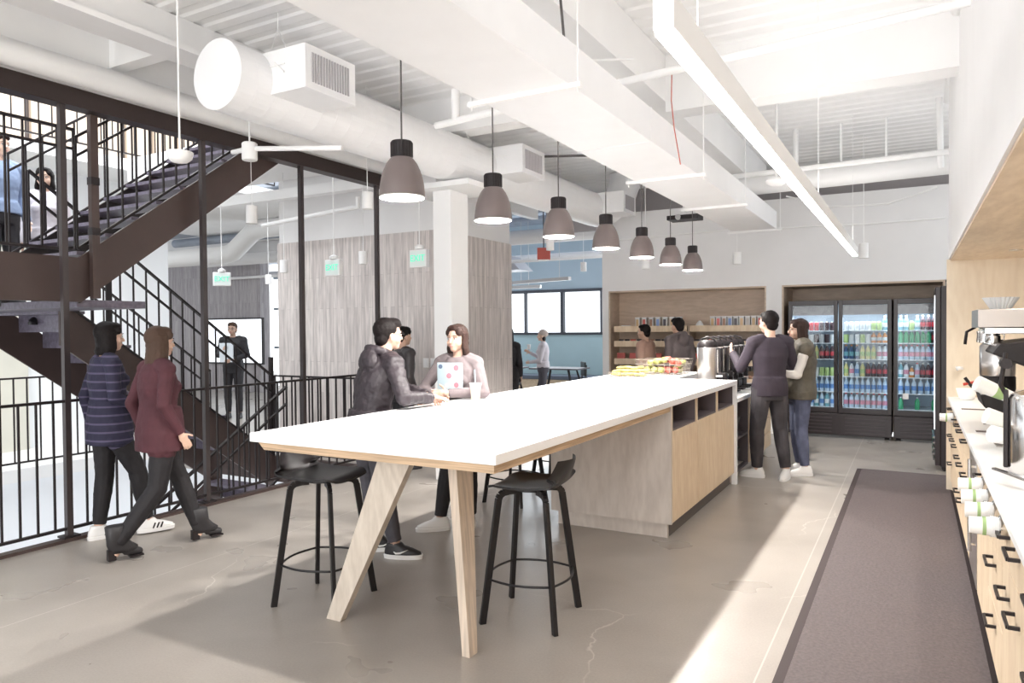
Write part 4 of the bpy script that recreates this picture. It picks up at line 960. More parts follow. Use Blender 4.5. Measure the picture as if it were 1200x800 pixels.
# ------------------------------------------------------------------ fruit baskets
wire = mat('basket_wire', (.30, .26, .22), .4)
for bi, (bx_, by_, sx, sy, h) in enumerate(((-2.73, 7.60, .20, .17, .05), (-2.52, 8.12, .24, .19, .15))):
    t = empty('fruit_basket', (bx_, by_, TZ), 0, ['low wire basket of bananas on the white counter end', 'deeper wire basket of apples behind the bananas'][bi], 'basket')
    m = MB()
    for z in ([.004, .045] if bi == 0 else [.004, .06, .115, .17]):
        f = 1+z*.9; m.tube([(-sx*f, -sy*f, z), (sx*f, -sy*f, z), (sx*f, sy*f, z), (-sx*f, sy*f, z)], .004, 6, closed=True)
    for k in range(9):
        u = -1+2*k/8
        for s in (-1, 1):
            m.bar((u*sx, s*sy, 0), (u*sx*(1+h*.9), s*sy*(1+h*.9), h), .004, .004); m.bar((s*sx, u*sy, 0), (s*sx*(1+h*.9), u*sy*(1+h*.9), h), .004, .004)
        m.bar((u*sx, -sy, .004), (u*sx, sy, .004), .004, .004)
    m.build('wire_frame', wire, t)
ban = mat('banana', (.50, .43, .15), .5, noise=.15, nscale=20)
B0 = None
for i in range(17):
    pts = [Vector((.08*math.cos(a), .08*math.sin(a)-.05, 0)) for a in [PI*.15+PI*.7*k/8 for k in range(9)]]
    if B0 is None: B0 = o = MB().tube(pts, [.006, .013, .017, .018, .018, .018, .017, .012, .005], 8).build('banana', ban, smooth=True)
    else: o = B0.copy(); COL.objects.link(o)
    lay = i//7; q = i % 7
    o.location = (-2.87+(q % 4)*.09+lay*.02+random.uniform(-.01, .01), 7.50+(q//4)*.13+lay*.04, TZ+.026+lay*.034); o.rotation_euler = (random.uniform(-.2, .2), random.uniform(-.15, .15), random.uniform(-.4, .4)+(.3 if q % 2 else 0))
    tag(o, 'yellow green banana in the pile on the low wire basket', 'banana', 'bananas in the low basket')
A0 = {}
apc = [C('apple_green', (.38, .38, .12), .4), C('apple_red', (.42, .10, .07), .4, noise=.3, nscale=20)]
for i in range(30):
    kx = i % 5; ky = (i//5) % 3; lz = i//15
    ci = 1 if (kx+ky) % 5 > 2 else 0
    if ci not in A0:
        o = empty('apple', (0, 0, 0)); 
        MB().lathe([(.004, -.028), (.016, -.034), (.032, -.022), (.038, .004), (.032, .026), (.016, .034), (.003, .026)], n=16).build('flesh', apc[ci], o, smooth=True)
        MB().bar((0, 0, .026), (.004, 0, .042), .003, .003).build('stem', cordm, o); A0[ci] = o
    else: o = copy_tree(A0[ci])
    o.location = (-2.68+kx*.082+lz*.03+random.uniform(-.006, .006), 8.0+ky*.085+lz*.03, TZ+.05+lz*.062+ (.05 if lz else 0)*(1-abs(kx-2)/3)); o.rotation_euler = (random.uniform(-.5, .5), random.uniform(-.5, .5), random.uniform(0, 6))
    tag(o, '%s apple heaped in the deeper wire basket' % ('red' if ci else 'green'), 'apple', '%s apples in the deep basket' % ('red' if ci else 'green'))

# iced drink on the table
cp = empty('iced_drink', (-2.87, 4.58, TZ), 0, 'clear plastic cup of pale iced drink with a straw on the table', 'cup')
MB().lathe([(.029, 0), (.031, .002), (.040, .098), (.001, .099)], n=24).build('drink', mat('milk_tea', (.72, .62, .50), .3), cp, smooth=True, angle=50)
MB().lathe([(.0405, .090), (.046, .124), (.049, .128), (.046, .131), (.041, .128)], n=24, cap=False).build('cup_rim', mat('cup_clear', (.88, .87, .86), .2), cp, smooth=True)
MB().tube([(.0, .0, .09), (-.012, .012, .23)], .0035, 8).build('straw', mat('straw_blue', (.45, .66, .78), .4), cp)

# far-room tables and chairs seen through the opening
def far_table(x, y, lb):
    t = empty('cafe_table', (x, y, 0), 0, lb, 'table')
    MB().box(-.55, .55, -.35, .35, .72, .75).build('top', mat('cafe_top', (.10, .09, .10), .4), t, bevel=.004)
    for sx in (-1, 1):
        for sy in (-1, 1): MB().bar((sx*.30, sy*.2, .72), (sx*.48, sy*.3, 0), .035, .035).build('leg', blackp, t)
far_table(-6.55, 13.8, 'dark cafe table behind the opening, right of the person in a hat')
far_table(-7.9, 13.6, 'dark cafe table behind the opening, left of the person in a hat')
def far_chair(x, y, a, lb):
    t = empty('cafe_chair', (x, y, 0), a, lb, 'chair')
    MB().box(-.22, .22, -.22, .22, .43, .46).build('seat', stoolm, t, bevel=.01)
    MB().box(-.21, .21, .19, .22, .56, .86).build('backrest', stoolm, t, bevel=.01)
    for sx in (-1, 1):
        for sy in (-1, 1): MB().bar((sx*.18, sy*.18, .43 if sy < 0 else .8), (sx*.22, sy*.22, 0), .025, .025).build('leg', stoolm, t)
far_chair(-7.3, 13.0, .4, 'dark cafe chair left of the person in a hat')
far_chair(-6.0, 14.3, 2.2, 'dark cafe chair at the right end of the far table')
far_chair(-8.1, 12.9, .1, 'dark cafe chair behind the dark haired person in the opening')
bn = empty('bench', (-6.9, 15.4, 0), 0, 'dark padded bench along the blue far wall', 'bench')
MB().box(-2.5, 2.3, -.25, .3, .38, .48).build('cushion', mat('bench_pad', (.10, .12, .16), .5), bn, bevel=.02); MB().box(-2.5, 2.3, -.2, .3, 0, .38).build('base', plyx, bn)

# plant in the gap left of the plank core
pl = empty('potted_plant', (-11.3, 11.3, 0), 0, 'dark green leafy plant in the gap left of the plank wall', 'plant')
MB().lathe([(.18, 0), (.22, .4), (.2, .4)], n=20).build('pot', blackp, pl, smooth=True, angle=40)
MB().tube([(0, 0, .4), (.03, 0, 1.0), (0, 0, 1.6)], .02, 8).build('stem', mat('bark', (.15, .11, .08), .8), pl)
lf = MB()
for i in range(70):
    z = .7+1.15*random.random(); a = random.uniform(0, 2*PI); L = random.uniform(.3, .5); el = random.uniform(-.3, .7)
    d = Vector((math.cos(a)*math.cos(el), math.sin(a)*math.cos(el), math.sin(el))); s = Vector((-math.sin(a), math.cos(a), 0))*.035
    p0 = Vector((0, 0, z)); p1 = p0+d*L*.5+Vector((0, 0, .03)); p2 = p0+d*L-Vector((0, 0, .08))
    lf.add([p0, p1-s, p2, p1+s, p1+Vector((0, 0, .012))], [(0, 1, 4), (1, 2, 4), (2, 3, 4), (3, 0, 4)])
lf.build('leaves', mat('leaf_dark', (.03, .07, .04), .5), pl)
# ------------------------------------------------------------------ people
def remesh(o, vox, sm=3, disp=0, dscale=.12):
    r = o.modifiers.new('remesh', 'REMESH'); r.mode = 'VOXEL'; r.voxel_size = vox; r.use_smooth_shade = True
    if sm: s = o.modifiers.new('smooth', 'SMOOTH'); s.factor = .5; s.iterations = sm
    if disp:
        key = 'clouds%.3f' % dscale
        tx = bpy.data.textures.get(key) or bpy.data.textures.new(key, 'CLOUDS'); tx.noise_scale = dscale; tx.noise_depth = 2
        d = o.modifiers.new('folds', 'DISPLACE'); d.texture = tx; d.strength = disp; d.mid_level = .5; d.texture_coords = 'LOCAL'
    return o
V = Vector
def add_hand(m, w, d, nrm, ts, curl=.5, k=1.0):
    d = V(d).normalized(); nrm = V(nrm); nrm = (nrm-d*nrm.dot(d)).normalized(); s = d.cross(nrm)
    R = Matrix((s, d, nrm)).transposed()
    m.ell(w+d*.045*k, (.038*k, .052*k, .015*k), R, 12, 8); m.cap(w-d*.02, .024*k, w+d*.03*k, .026*k)
    for i, (off, L) in enumerate(((.029, .068), (.0105, .077), (-.0085, .072), (-.027, .056))):
        p = w+d*.082*k+s*off*ts*k; dd = d.copy()+s*off*ts*2.2; dd.normalize(); r = .0088*k
        for q in range(3):
            a = curl*(.35+.25*q); dd = (dd*math.cos(a)+nrm*math.sin(a)).normalized(); p2 = p+dd*L*k*(.42, .32, .26)[q]
            m.cap(p, r, p2, r*.92, 8); p = p2; r *= .92
    p = w+d*.025*k+s*ts*.028*k; dd = (d*.65+s*ts*.75+nrm*.15).normalized()
    for q in range(2):
        p2 = p+dd*.036*k; m.cap(p, .0105*k, p2, .009*k, 8); p = p2; dd = (dd+d*.35+nrm*curl*.4).normalized()

def shoe(t, an, dr, kind, m1, m2, stripes=None):
    dr = V((dr[0], dr[1], 0)).normalized(); a = math.atan2(-dr.x, dr.y); c = V((an.x, an.y, 0))+dr*.055; z0 = an.z-.085
    mb = MB()
    def sec(z, cy, rx, ry): return ((0, cy, z), rx, ry, 0)
    if kind == 'boot':
        mb.loft([sec(.045, .0, .036, .09), sec(.075, -.005, .038, .095), sec(.105, -.03, .042, .080), sec(.14, -.045, .046, .066), sec(.23, -.055, .052, .064), sec(.235, -.055, .046, .058)], 20, 2.3)
        mb.cap((0, .02, .05), .036, (0, .095, .03), .026)
        u = mb.build('shoe', m1, t, smooth=True); u.location = c+V((0, 0, z0)); u.rotation_euler = (0, 0, a)
        MB().box(-.024, .024, -.105, -.055, 0, .07).box(-.03, .03, .03, .12, 0, .012).build('boot_heel', m2, u)
        return u
    mb.loft([sec(.018, 0, .043, .135), sec(.045, -.005, .043, .130), sec(.068, -.03, .038, .10), sec(.085, -.055, .036, .066), sec(.105, -.062, .036, .054), sec(.108, -.062, .030, .048)], 24, 2.3)
    u = mb.build('shoe', m1, t, smooth=True); u.location = c+V((0, 0, z0)); u.rotation_euler = (0, 0, a)
    MB().loft([sec(0, 0, .044, .137), sec(.026, 0, .047, .141), sec(.030, 0, .044, .138)], 24, 2.5).build('sole', m2, u, smooth=True, angle=40)
    if stripes == 'three':
        st = MB()
        for sx in (-1, 1):
            for k in range(3): st.bar((sx*.046, -.03+k*.028, .030), (sx*.040, -.012+k*.028, .070), .004, .010)
        st.build('side_stripes', blackp, u)
    if stripes == 'swoosh':
        st = MB()
        for sx in (-1, 1): st.tube([(sx*.047, -.055, .055), (sx*.0475, -.04, .043), (sx*.047, -.01, .045), (sx*.042, .045, .068)], [.003, .007, .006, .001], 6)
        st.build('curved_mark', cupw, u, smooth=True)
    return u

def person(label, loc, hd, H=1.7, fem=False, pose=None, skin=None, hair=('short', None), top=None, legs=None, shoes=('sneaker', None, None), vox=.006,
           headrot=(0, 0, 0), curl=.5, sleeves=1.0, hem=0, extras=(), z0=0, eyes=True, palms=None, hood=False, glasses=False, toes=None, legfit=.012, handdirs=None, disp=.012, vest=None):
    rz = heading(*hd); t = empty('person', (loc[0], loc[1], z0), rz, label, 'person')
    s = H/1.7; Ri = Matrix.Rotation(-rz, 3, 'Z'); L0 = V((loc[0], loc[1], z0))
    J = dict(pelvis=(0, 0, .93), chest=(0, 0, 1.24), neck=(0, -.005, 1.43), head=(0, .02, 1.575))
    sw = .155 if fem else .18
    for k, q in (('R', 1), ('L', -1)):
        J['sh'+k] = (q*sw, -.01, 1.375); J['el'+k] = (q*(sw+.05), -.04, 1.10); J['wr'+k] = (q*(sw+.05), .06, .86)
        J['hip'+k] = (q*.085, 0, .90); J['kn'+k] = (q*.095, .02, .49); J['an'+k] = (q*.10, -.02, .085)
    world = {}
    for k, v in (pose or {}).items():
        if v[0] == 'w': world[k] = Ri @ (V(v[1:])-L0)
        else: J[k] = v
    J = {k: V(v)*s for k, v in J.items()}; J.update(world)
    b = .86 if fem else 1.0
    def torso(m, inf, lo=-.10, neckr=True):
        P, C_, N = J['pelvis'], J['chest'], J['neck']
        S = [(P+V((0, 0, lo*s)), .150, .105), (P+V((0, 0, -.02)), .158, .112), (P.lerp(C_, .38), .122 if fem else .140, .098), (P.lerp(C_, .7), .132 if fem else .150, .104),
             (C_, .140 if fem else .165, .115), (C_.lerp(N, .45), .142 if fem else .168, .100), (C_.lerp(N, .78), .115 if fem else .14, .078), (N, .062, .058)]
        m.loft([(tuple(c), rx*s+inf, ry*s+inf, 0) for c, rx, ry in S], 28, 2.25)
        if fem:
            for q in (-1, 1): m.ell(C_+V((q*.062, .085, 0))*s, (.052*s+inf*.5,)*3)
        for k in 'RL': m.cap(J['sh'+k]*1, .056*b*s+inf, J['sh'+k].lerp(N, .45), .05*s+inf)
    def arm(m, k, inf, e=1.0, flat=True):
        m.cap(J['sh'+k], .054*b*s+inf, J['el'+k], .040*b*s+inf)
        if e > 0: m.cap(J['el'+k], .041*b*s+inf, J['el'+k].lerp(J['wr'+k], e), (.041+(.028-.041)*e)*b*s+inf, flat=flat)
    def leg(m, k, inf, lo=1.0):
        m.cap(J['hip'+k], .088*s+inf, J['kn'+k], .056*s+inf)
        m.cap(J['kn'+k], .057*s+inf, J['kn'+k].lerp(J['an'+k], .35), .055*s+inf)
        m.cap(J['kn'+k].lerp(J['an'+k], .35), .055*s+inf, J['kn'+k].lerp(J['an'+k], lo), .036*s+inf*1.1, flat=True)
    Rh = Euler(headrot).to_matrix(); hc = J['head']
    def HP(x, y, z): return hc+Rh @ (V((x, y, z))*s)
    # body: one continuous skin surface
    m = MB(); torso(m, -.006)
    for k in 'RL':
        arm(m, k, 0, 1.0, False); leg(m, k, 0); m.cap(J['an'+k], .035*s, J['an'+k]+V((0, 0, -.045*s)), .03*s)
        d = (J['wr'+k]-J['el'+k]).normalized() if not (handdirs and k in handdirs) else Ri @ V(handdirs[k])
        pn = Ri @ V(palms[k]) if palms and k in palms else V((-1 if k == 'R' else 1, 0, 0))
        sgn = 1 if d.cross(pn).y > 0 else -1
        if palms and k in palms: sgn = 1 if d.cross((pn-d*pn.dot(d)).normalized()).z > 0 else -1
        add_hand(m, J['wr'+k], d, pn, sgn, curl, s*b**.5)
    m.cap(J['neck']-V((0, 0, .03)), .055*s*b, HP(0, -.02, -.06), .050*s*b)
    def he(x, y, z, rx, ry, rz_): m.ell(HP(x, y, z), (rx*s, ry*s, rz_*s), Rh, 20, 12)
    he(0, -.005, .03, .073, .092, .088); he(0, .022, -.025, .060, .068, .075); he(0, .055, -.075, .030, .030, .028)
    for q in (-1, 1): he(q*.036, .045, -.03, .028, .034, .034); he(q*.073, -.005, -.012, .010, .019, .030); he(q*.030, .072, .022, .022, .014, .010)
    m.cap(HP(0, .086, .008), .0085*s, HP(0, .104, -.024), .0125*s, 10); he(0, .083, -.052, .022, .012, .006); he(0, .081, -.061, .019, .012, .006)
    bo = remesh(m.build('body', skin, t, smooth=True), vox, 2)
    hk, hm = hair
    if eyes:
        for q in (-1, 1):
            e = MB().ell(HP(q*.030, .0835, .004), (.0125*s, .006*s, .0065*s), Rh, 12, 8).build('eye', mat('eye_white', (.75, .72, .70), .3), t, smooth=True)
            MB().ell(HP(q*.030, .0880, .004), (.0055*s, .003*s, .0058*s), Rh, 10, 8).build('iris', blackp, e, smooth=True)
            MB().tube([HP(q*.016, .089, .012), HP(q*.030, .0905, .0145), HP(q*.044, .084, .010)], .0016*s, 6).build('eyelid', hm, t, smooth=True)
            MB().tube([HP(q*.014, .091, .026), HP(q*.030, .092, .031), HP(q*.050, .080, .025)], [.002*s, .0032*s, .0015*s], 6).build('eyebrow', hm, t, smooth=True)
        MB().ell(HP(0, .0905, -.0515), (.021*s, .006*s, .0042*s), Rh, 12, 8).ell(HP(0, .0895, -.0585), (.017*s, .006*s, .0048*s), Rh, 12, 8).build('lips', mat('lips', (.50, .20, .18), .4), t, smooth=True)
    # hair
    m = MB()
    def h(x, y, z, rx, ry, rz_): m.ell(HP(x, y, z), (rx*s, ry*s, rz_*s), Rh, 18, 12)
    if hk != 'beanie':
        h(0, -.022, .042, .083, .093, .088); h(0, -.055, -.02, .066, .045, .062)
        if hk == 'short': h(0, .030, .090, .068, .064, .036); h(-.03, .055, .078, .036, .034, .022); h(.035, .052, .075, .030, .034, .022)
        elif hk == 'crop': h(0, .020, .085, .064, .066, .034)
        else:
            h(0, .022, .088, .070, .066, .034); h(-.045, .045, .055, .032, .034, .034); h(.045, .045, .055, .032, .034, .034)
            L = {'bob': .135, 'long': .26, 'longer': .34, 'bun': .03}[hk]
            if hk == 'bun': h(0, -.11, .05, .035, .035, .035); h(0, -.12, -.02, .02, .022, .07)
            else:
                for q in (-1, 1): m.loft([(tuple(HP(q*(.068 if z > -.08 else .074), -.012 - (.01 if z < -.1 else 0), z)), (.020+.006*(z < -.03))*s, (.046 if z > -L+.02 else .034)*s, 0) for z in [-L, -L+.03, -L*.6, -.02, .05]], 14)
                m.loft([(tuple(HP(0, -.058-(.012 if z < -.1 else 0), z)), (.072 if z > -L+.03 else .060)*s, (.036 if z > -L+.02 else .022)*s, 0) for z in [-L, -L+.03, -L*.6, -.04, .04]], 18)
        remesh(m.build('hair', hm, t, smooth=True), vox, 2, .006, .02)
    else:
        h(0, -.02, .062, .088, .098, .085); h(0, -.075, .05, .075, .06, .07)
        remesh(m.build('knit_hat', hm, t, smooth=True), vox, 2, .004, .02)
        m = MB(); h(0, -.04, -.05, .07, .045, .07); remesh(m.build('hair', blackp, t, smooth=True), vox, 2)
    if glasses:
        g = MB()
        for q in (-1, 1):
            g.tube([HP(q*.033+.020*math.cos(a), .100, .004+.017*math.sin(a)) for a in [2*PI*k/16 for k in range(16)]], .0013*s, 6, closed=True); g.tube([HP(q*.053, .099, .008), HP(q*.075, .06, .010), HP(q*.077, -.005, .004)], .0013*s, 6)
        g.tube([HP(-.013, .101, .006), HP(0, .103, .009), HP(.013, .101, .006)], .0013*s, 6); g.build('glasses', steelk, t, smooth=True)
    # trousers, top
    m = MB(); P = J['pelvis']
    m.loft([(tuple(P+V((0, 0, z*s))), rx*s+legfit, ry*s+legfit, 0) for z, rx, ry in ((-.13, .135, .10), (-.06, .156, .112), (.02, .156, .110), (.09, .140, .102))], 24, 2.3)
    for k in 'RL': leg(m, k, legfit, .93)
    remesh(m.build('trousers', legs, t, smooth=True), vox+.001, 2, min(disp*.7, .009), .06)
    m = MB(); torso(m, .018, lo=-.02+hem); m.loft([(tuple(J['pelvis']+V((0, 0, z*s))), rx*s+.026, ry*s+.026, 0) for z, rx, ry in ((hem-.02, .156, .112), (.02, .156, .112), (.10, .138, .10))], 24, 2.3)
    for k in 'RL': arm(m, k, .012, sleeves)
    if hem <= -.12:
        Q = J['pelvis']; m.loft([(tuple(Q+V((0, .01, z*s))), rx*s+.03, ry*s+.035, 0) for z, rx, ry in ((hem-.02, .165, .125), (-.05, .165, .125), (.05, .155, .115), (.16, .13, .10))], 24, 2.2)
        for k in 'RL': m.cap(J['hip'+k], .088*s+.028, J['hip'+k].lerp(J['kn'+k], .30), .080*s+.022)
    if hood: m.tube([J['neck']+V((.085*math.cos(a), -.015+.085*math.sin(a), .02-.03*math.sin(a))) for a in [2*PI*k/16 for k in range(16)]], .030, 12, closed=True).ell(J['neck']+V((0, -.115, -.045)), (.105, .055, .095))
    remesh(m.build(extras[0] if extras else 'top', top, t, smooth=True), vox+.001, 2, disp, .07)
    if vest:
        m = MB(); torso(m, .050, lo=-.04+hem); remesh(m.build('vest', vest, t, smooth=True), vox+.001, 2, .006, .05)
    for i, k in enumerate('RL'):
        td = (Ri @ V((*toes[k], 0))) if toes and k in toes else V((.12 if k == 'R' else -.12, 1, 0))
        shoe(t, J['an'+k], td, shoes[0], shoes[1], shoes[2], shoes[3] if len(shoes) > 3 else None)
    return t

skinm = mat('skin', (.70, .47, .36), .5, noise=.04, nscale=8); skin2 = mat('skin_light', (.54, .35, .27), .5, noise=.04, nscale=8); skin3 = mat('skin_tan', (.58, .37, .27), .5)
hairk = mat('hair_black', (.008, .005, .005), .6, spec=.2, noise=.3, nscale=60); hairb = mat('hair_brown', (.034, .016, .012), .55, spec=.25, noise=.35, nscale=50, stretch=(1, 1, .15)); hairl = mat('hair_light', (.075, .045, .032), .6, spec=.2)
jack = mat('jacket_plum', (.024, .017, .022), .55, noise=.2, nscale=6, bump=.2); jeang = mat('trouser_grey', (.07, .066, .08), .75, noise=.2, nscale=14)
sweatg = mat('sweater_grey', (.17, .14, .145), .85, noise=.1, nscale=40); leggk = mat('legging_black', (.010, .008, .010), .7)
navy = mat('sweatshirt_navy', (.036, .026, .038), .85, noise=.12, nscale=12); jeanw = mat('jean_washed', (.05, .044, .05), .8, noise=.45, nscale=7); jeanb = mat('jean_blue', (.09, .10, .16), .8, noise=.4, nscale=9)
olive = mat('vest_olive', (.10, .085, .062), .6, noise=.3, nscale=18, bump=.5); creamt = mat('top_cream', (.66, .62, .58), .8)
maroon = mat('sweater_maroon', (.075, .020, .028), .8, noise=.15, nscale=10); shoew = mat('shoe_white', (.80, .79, .78), .5); shoek = mat('shoe_black', (.02, .018, .02), .5)
pinkt = mat('tee_peach', (.36, .22, .17), .8); hoodg = mat('hoodie_grey', (.09, .07, .07), .85, noise=.1, nscale=10); blackt = mat('cloth_black', (.022, .02, .024), .7)
blouse = mat('blouse_pale', (.62, .58, .62), .8); beanie = mat('hat_beige', (.52, .44, .40), .8)
def stripe_mat():
    m = bpy.data.materials.new('striped_knit'); m.use_nodes = True; nt = m.node_tree; b = nt.nodes['Principled BSDF']; b.inputs['Roughness'].default_value = .8
    tc = nt.nodes.new('ShaderNodeTexCoord'); sx = nt.nodes.new('ShaderNodeSeparateXYZ'); mu = nt.nodes.new('ShaderNodeMath'); mu.operation = 'MULTIPLY'; mu.inputs[1].default_value = 100
    si = nt.nodes.new('ShaderNodeMath'); si.operation = 'SINE'; r = nt.nodes.new('ShaderNodeValToRGB'); L = nt.links.new
    r.color_ramp.elements[0].position = .70; r.color_ramp.elements[0].color = (.020, .018, .045, 1); r.color_ramp.elements[1].position = .85; r.color_ramp.elements[1].color = (.085, .07, .13, 1)
    L(tc.outputs['Object'], sx.inputs[0]); L(sx.outputs['Z'], mu.inputs[0]); L(mu.outputs[0], si.inputs[0]); L(si.outputs[0], r.inputs[0]); L(r.outputs[0], b.inputs['Base Color']); return m
stripem = stripe_mat()

# man leaning on the table
person('person in a dark plum hooded jacket leaning on the table, back to the camera', (-3.32, 3.98), (.34, .94), 1.70, skin=skin2, hair=('short', hairk), top=jack, legs=jeang,
       shoes=('sneaker', shoek, shoew, 'swoosh'), vox=.005, hood=True, glasses=True, extras=('hooded_jacket',), hem=-.04, disp=.022, curl=.6,
       pose=dict(pelvis=(-.02, -.05, .92), chest=(.0, .0, 1.22), neck=(.01, .05, 1.40), head=(.02, .09, 1.54), shR=(.19, .03, 1.34), shL=(-.18, .04, 1.34),
                 elR=('w', -2.97, 3.84, 1.12), wrR=('w', -2.93, 4.10, 1.105), elL=('w', -3.28, 4.27, 1.14), wrL=('w', -3.04, 4.20, 1.105),
                 hipR=(.08, -.05, .90), hipL=(-.10, -.05, .90), anR=('w', -3.14, 3.95, .085), anL=('w', -3.36, 4.02, .085), knR=(.11, -.02, .49), knL=(-.10, .0, .49)),
       palms=dict(R=(0, 0, -1), L=(0, 0, -1)), toes=dict(R=(.9, .35), L=(.8, .6)), headrot=(.0, 0, -.08))
# woman with the tablet-like laptop
w1 = person('person with brown bob hair in a grey sweater hugging a stickered laptop at the table', (-3.14, 4.76), (.18, -1), 1.62, fem=True, skin=skin2, hair=('bob', hairb), top=sweatg, legs=leggk,
       shoes=('sneaker', shoew, shoew), vox=.0045, extras=('sweater',), hem=-.06, disp=.008, curl=.35,
       pose=dict(elR=(.29, .07, 1.16), wrR=(.06, .22, 1.115), elL=(-.26, .09, 1.15), wrL=(-.02, .25, 1.15), anR=('w', -3.26, 4.66, .085), anL=('w', -3.10, 4.86, .085)),
       palms=dict(R=(0, -1, 0), L=(0, -1, 0)), toes=dict(R=(-.75, -.7), L=(.5, -1)), headrot=(0, 0, -.15))
lt = empty('laptop', (-3.095, 4.575, 1.19), heading(.18, -1), 'light blue laptop covered in round stickers, hugged by the person in grey', 'laptop')
MB().box(-.105, .105, -.006, .006, -.12, .135).build('lid', mat('laptop_blue', (.50, .62, .68), .35, .3), lt, bevel=.005)
sk1, sk2, sk3 = mat('sticker_red', (.62, .18, .22), .4), mat('sticker_pale', (.75, .62, .64), .4), mat('sticker_dark', (.10, .14, .22), .4)
for x, z, r, mm_ in ((.075, .105, .017, sk3), (.005, .090, .018, sk2), (-.055, .095, .022, sk1), (.005, .035, .021, sk1), (-.058, .030, .019, sk2), (-.055, -.035, .020, sk1), (.025, -.04, .016, sk2), (.03, -.09, .018, sk3)):
    MB().lathe([(r, .0061), (r, .0072)], (x, 0, z), 20, True, Matrix.Rotation(-PI/2, 3, 'X')).lathe([(r*.45, .0072), (r*.45, .0078)], (x, 0, z), 16, True, Matrix.Rotation(-PI/2, 3, 'X')).build('sticker', mm_, lt)
# dark haired man behind
person('person in a black jacket with tied hair, half hidden behind the plum hooded jacket', (-5.08, 6.55), (.35, .9), 1.62, skin=skin3, hair=('bun', hairk), top=mat('jacket_black', (.035, .028, .030), .35), legs=leggk,
       shoes=('sneaker', shoek, shoek), vox=.008, eyes=False, extras=('jacket',), disp=.015)
# man at the coffee dispensers
person('person in a dark purple sweatshirt and grey jeans using the coffee dispensers, seen from behind', (-1.31, 7.84), (-.62, .80), 1.745, skin=skinm, hair=('crop', hairk), top=navy, legs=jeanw,
       shoes=('sneaker', shoew, shoew), vox=.006, extras=('sweatshirt',), disp=.006, legfit=.017, hem=-.07, curl=.7,
       pose=dict(elL=(-.27, .08, 1.12), wrL=(-.24, .32, 1.26), elR=(.28, .02, 1.11), wrR=(.14, .24, 1.10), anR=('w', -1.16, 7.90, .085), anL=('w', -1.44, 7.84, .085), knR=(.13, .03, .49), knL=(-.13, .02, .49)),
       palms=dict(L=(1, 0, 0), R=(0, 0, 1)), toes=dict(L=(-.95, .1), R=(-.1, -1)), headrot=(0, 0, .25))
person('person with long brown hair and glasses in an olive quilted vest beside the coffee dispensers', (-1.06, 8.22), (-.85, -.35), 1.66, fem=True, skin=skin2, hair=('long', hairb), top=creamt, legs=jeanb,
       shoes=('sneaker', shoew, shoew), vox=.006, glasses=True, vest=olive, extras=('top',), hem=-.06, curl=.5,
       pose=dict(elR=(.25, .10, 1.10), wrR=(.13, .33, 1.14), elL=(-.25, .10, 1.10), wrL=(-.11, .33, 1.12)), palms=dict(R=(0, 0, 1), L=(0, 0, 1)))
# walking pair
person('person with black hair in a striped navy top and black leggings walking past the railing', (-5.38, 3.30), (.25, 1), 1.66, fem=True, skin=skinm, hair=('bob', hairk), top=stripem, legs=leggk,
       shoes=('sneaker', shoew, shoew, 'three'), vox=.006, extras=('striped_top',), hem=-.16, eyes=True,
       pose=dict(elR=(.22, -.02, 1.12), wrR=(.18, .20, 1.02), elL=(-.2, -.10, 1.12), wrL=(-.2, -.06, .88), anR=(.07, .26, .10), knR=(.09, .18, .52), anL=(-.06, -.06, .085), knL=(-.09, .0, .49)))
person('person with long brown hair in a maroon sweater and heeled boots walking past the railing', (-4.74, 3.28), (.15, 1), 1.62, fem=True, skin=skinm, hair=('long', hairl), top=maroon, legs=leggk,
       shoes=('boot', shoek, blackp), vox=.006, extras=('sweater',), hem=-.14, curl=.4,
       pose=dict(elR=(.20, -.06, 1.12), wrR=(.21, .06, .90), elL=(-.21, -.10, 1.12), wrL=(-.22, .0, .88), anR=('w', -4.80, 2.98, .10), knR=(.09, -.06, .50), anL=('w', -4.72, 3.58, .10), knL=(-.09, .20, .52)),
       toes=dict(R=(.3, 1), L=(.3, 1)))
# people on the stair
person('person with dark hair and pale top on the stair landing, behind the balusters', (-7.85, 4.20), (.7, -.6), 1.62, fem=True, skin=skinm, hair=('bob', hairk), top=blouse, legs=leggk, shoes=('sneaker', shoek, shoek), vox=.009, z0=1.665, extras=('blouse',))
person('person in a bluish shirt at the left frame edge on the stair landing', (-7.75, 3.72), (.8, .1), 1.66, skin=skinm, hair=('short', hairb), top=mat('shirt_blue', (.25, .32, .48), .8), legs=blackt, shoes=('sneaker', shoek, shoek), vox=.009, z0=1.85, extras=('shirt',))
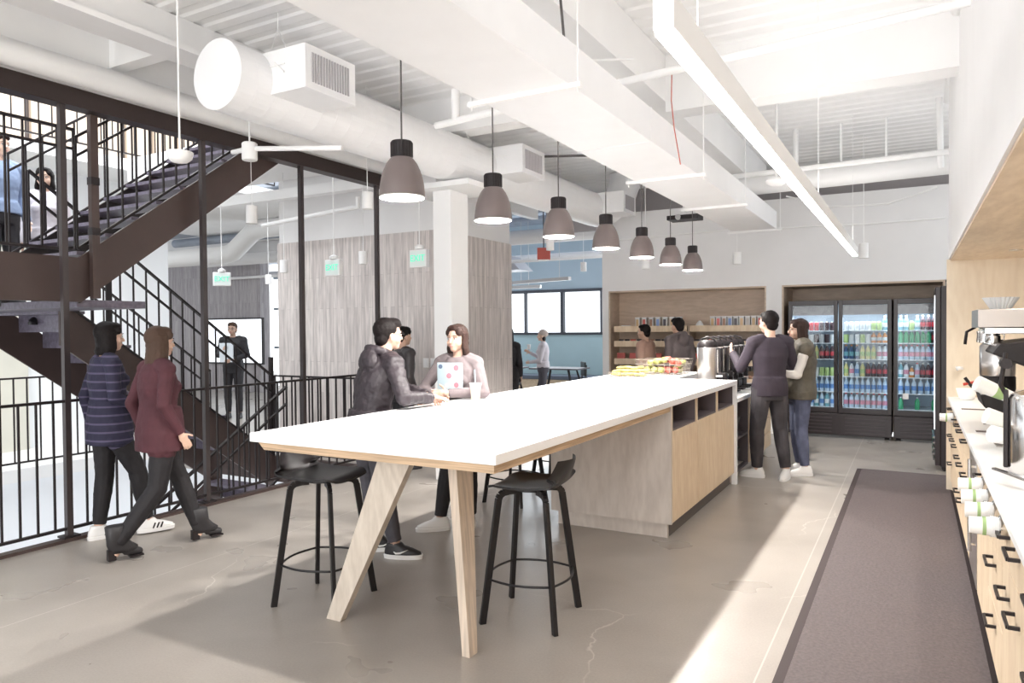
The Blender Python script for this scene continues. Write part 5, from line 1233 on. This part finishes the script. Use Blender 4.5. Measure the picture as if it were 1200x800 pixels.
# person with laptop across the atrium
person('person in black with fair hair standing before the wall screen across the atrium', (-10.76, 8.94), (.5, -.8), 1.74, skin=skin2, hair=('short', hairl), top=blackt, legs=blackt, shoes=('sneaker', shoek, shoek), vox=.009, glasses=True, extras=('shirt',),
       pose=dict(elR=(.25, .02, 1.12), wrR=(.10, .24, 1.22), elL=(-.25, .02, 1.12), wrL=(-.08, .24, 1.05)))
MB().box(-.12, .12, -.01, .01, -.17, .17).build('laptop', mat('laptop_silver', (.62, .66, .70), .3, .4), loc=(-10.62, 8.68, 1.20), rz=heading(.5, -.8), bevel=.004, label='silver laptop held upright by the person in black across the atrium', cat='laptop')
# far room
person('person in a beige knit hat and pale top holding a cup in the far room', (-6.28, 12.5), (-.8, -.3), 1.545, fem=True, skin=skinm, hair=('beanie', beanie), top=blouse, legs=mat('trouser_dark', (.07, .065, .08), .8), shoes=('sneaker', shoek, shoek), vox=.009, extras=('blouse',), eyes=False,
       pose=dict(elR=(.21, .06, 1.08), wrR=(.13, .30, 1.22), elL=(-.2, .05, 1.06), wrL=(-.05, .28, 1.02)))
MB().lathe([(.028, 0), (.04, .10)], n=16).build('paper_cup', cupw, loc=(-6.60, 12.52, 1.17), smooth=True, angle=40, label='white paper cup in the hand of the person in a knit hat', cat='cup')
person('person with long black hair in dark clothes at the edge of the plank wall', (-5.75, 10.2), (-.3, .9), 1.60, fem=True, skin=skinm, hair=('longer', hairk), top=blackt, legs=blackt, shoes=('sneaker', shoek, shoek), vox=.009, eyes=False, extras=('coat',), hem=-.1)
person('person in a peach tee and black apron passing the snack shelves', (-3.50, 10.35), (-1, .1), 1.63, skin=skin3, hair=('crop', hairk), top=pinkt, legs=blackt, shoes=('sneaker', shoek, shoek), vox=.009, sleeves=0, extras=('tee_shirt',), hem=.20, vest=None)
person('person in a grey hoodie in front of the snack shelves', (-2.98, 10.3), (-.8, .5), 1.72, skin=skin3, hair=('short', hairk), top=hoodg, legs=blackt, shoes=('sneaker', shoek, shoek), vox=.009, hood=True, extras=('hoodie',), hem=-.03)
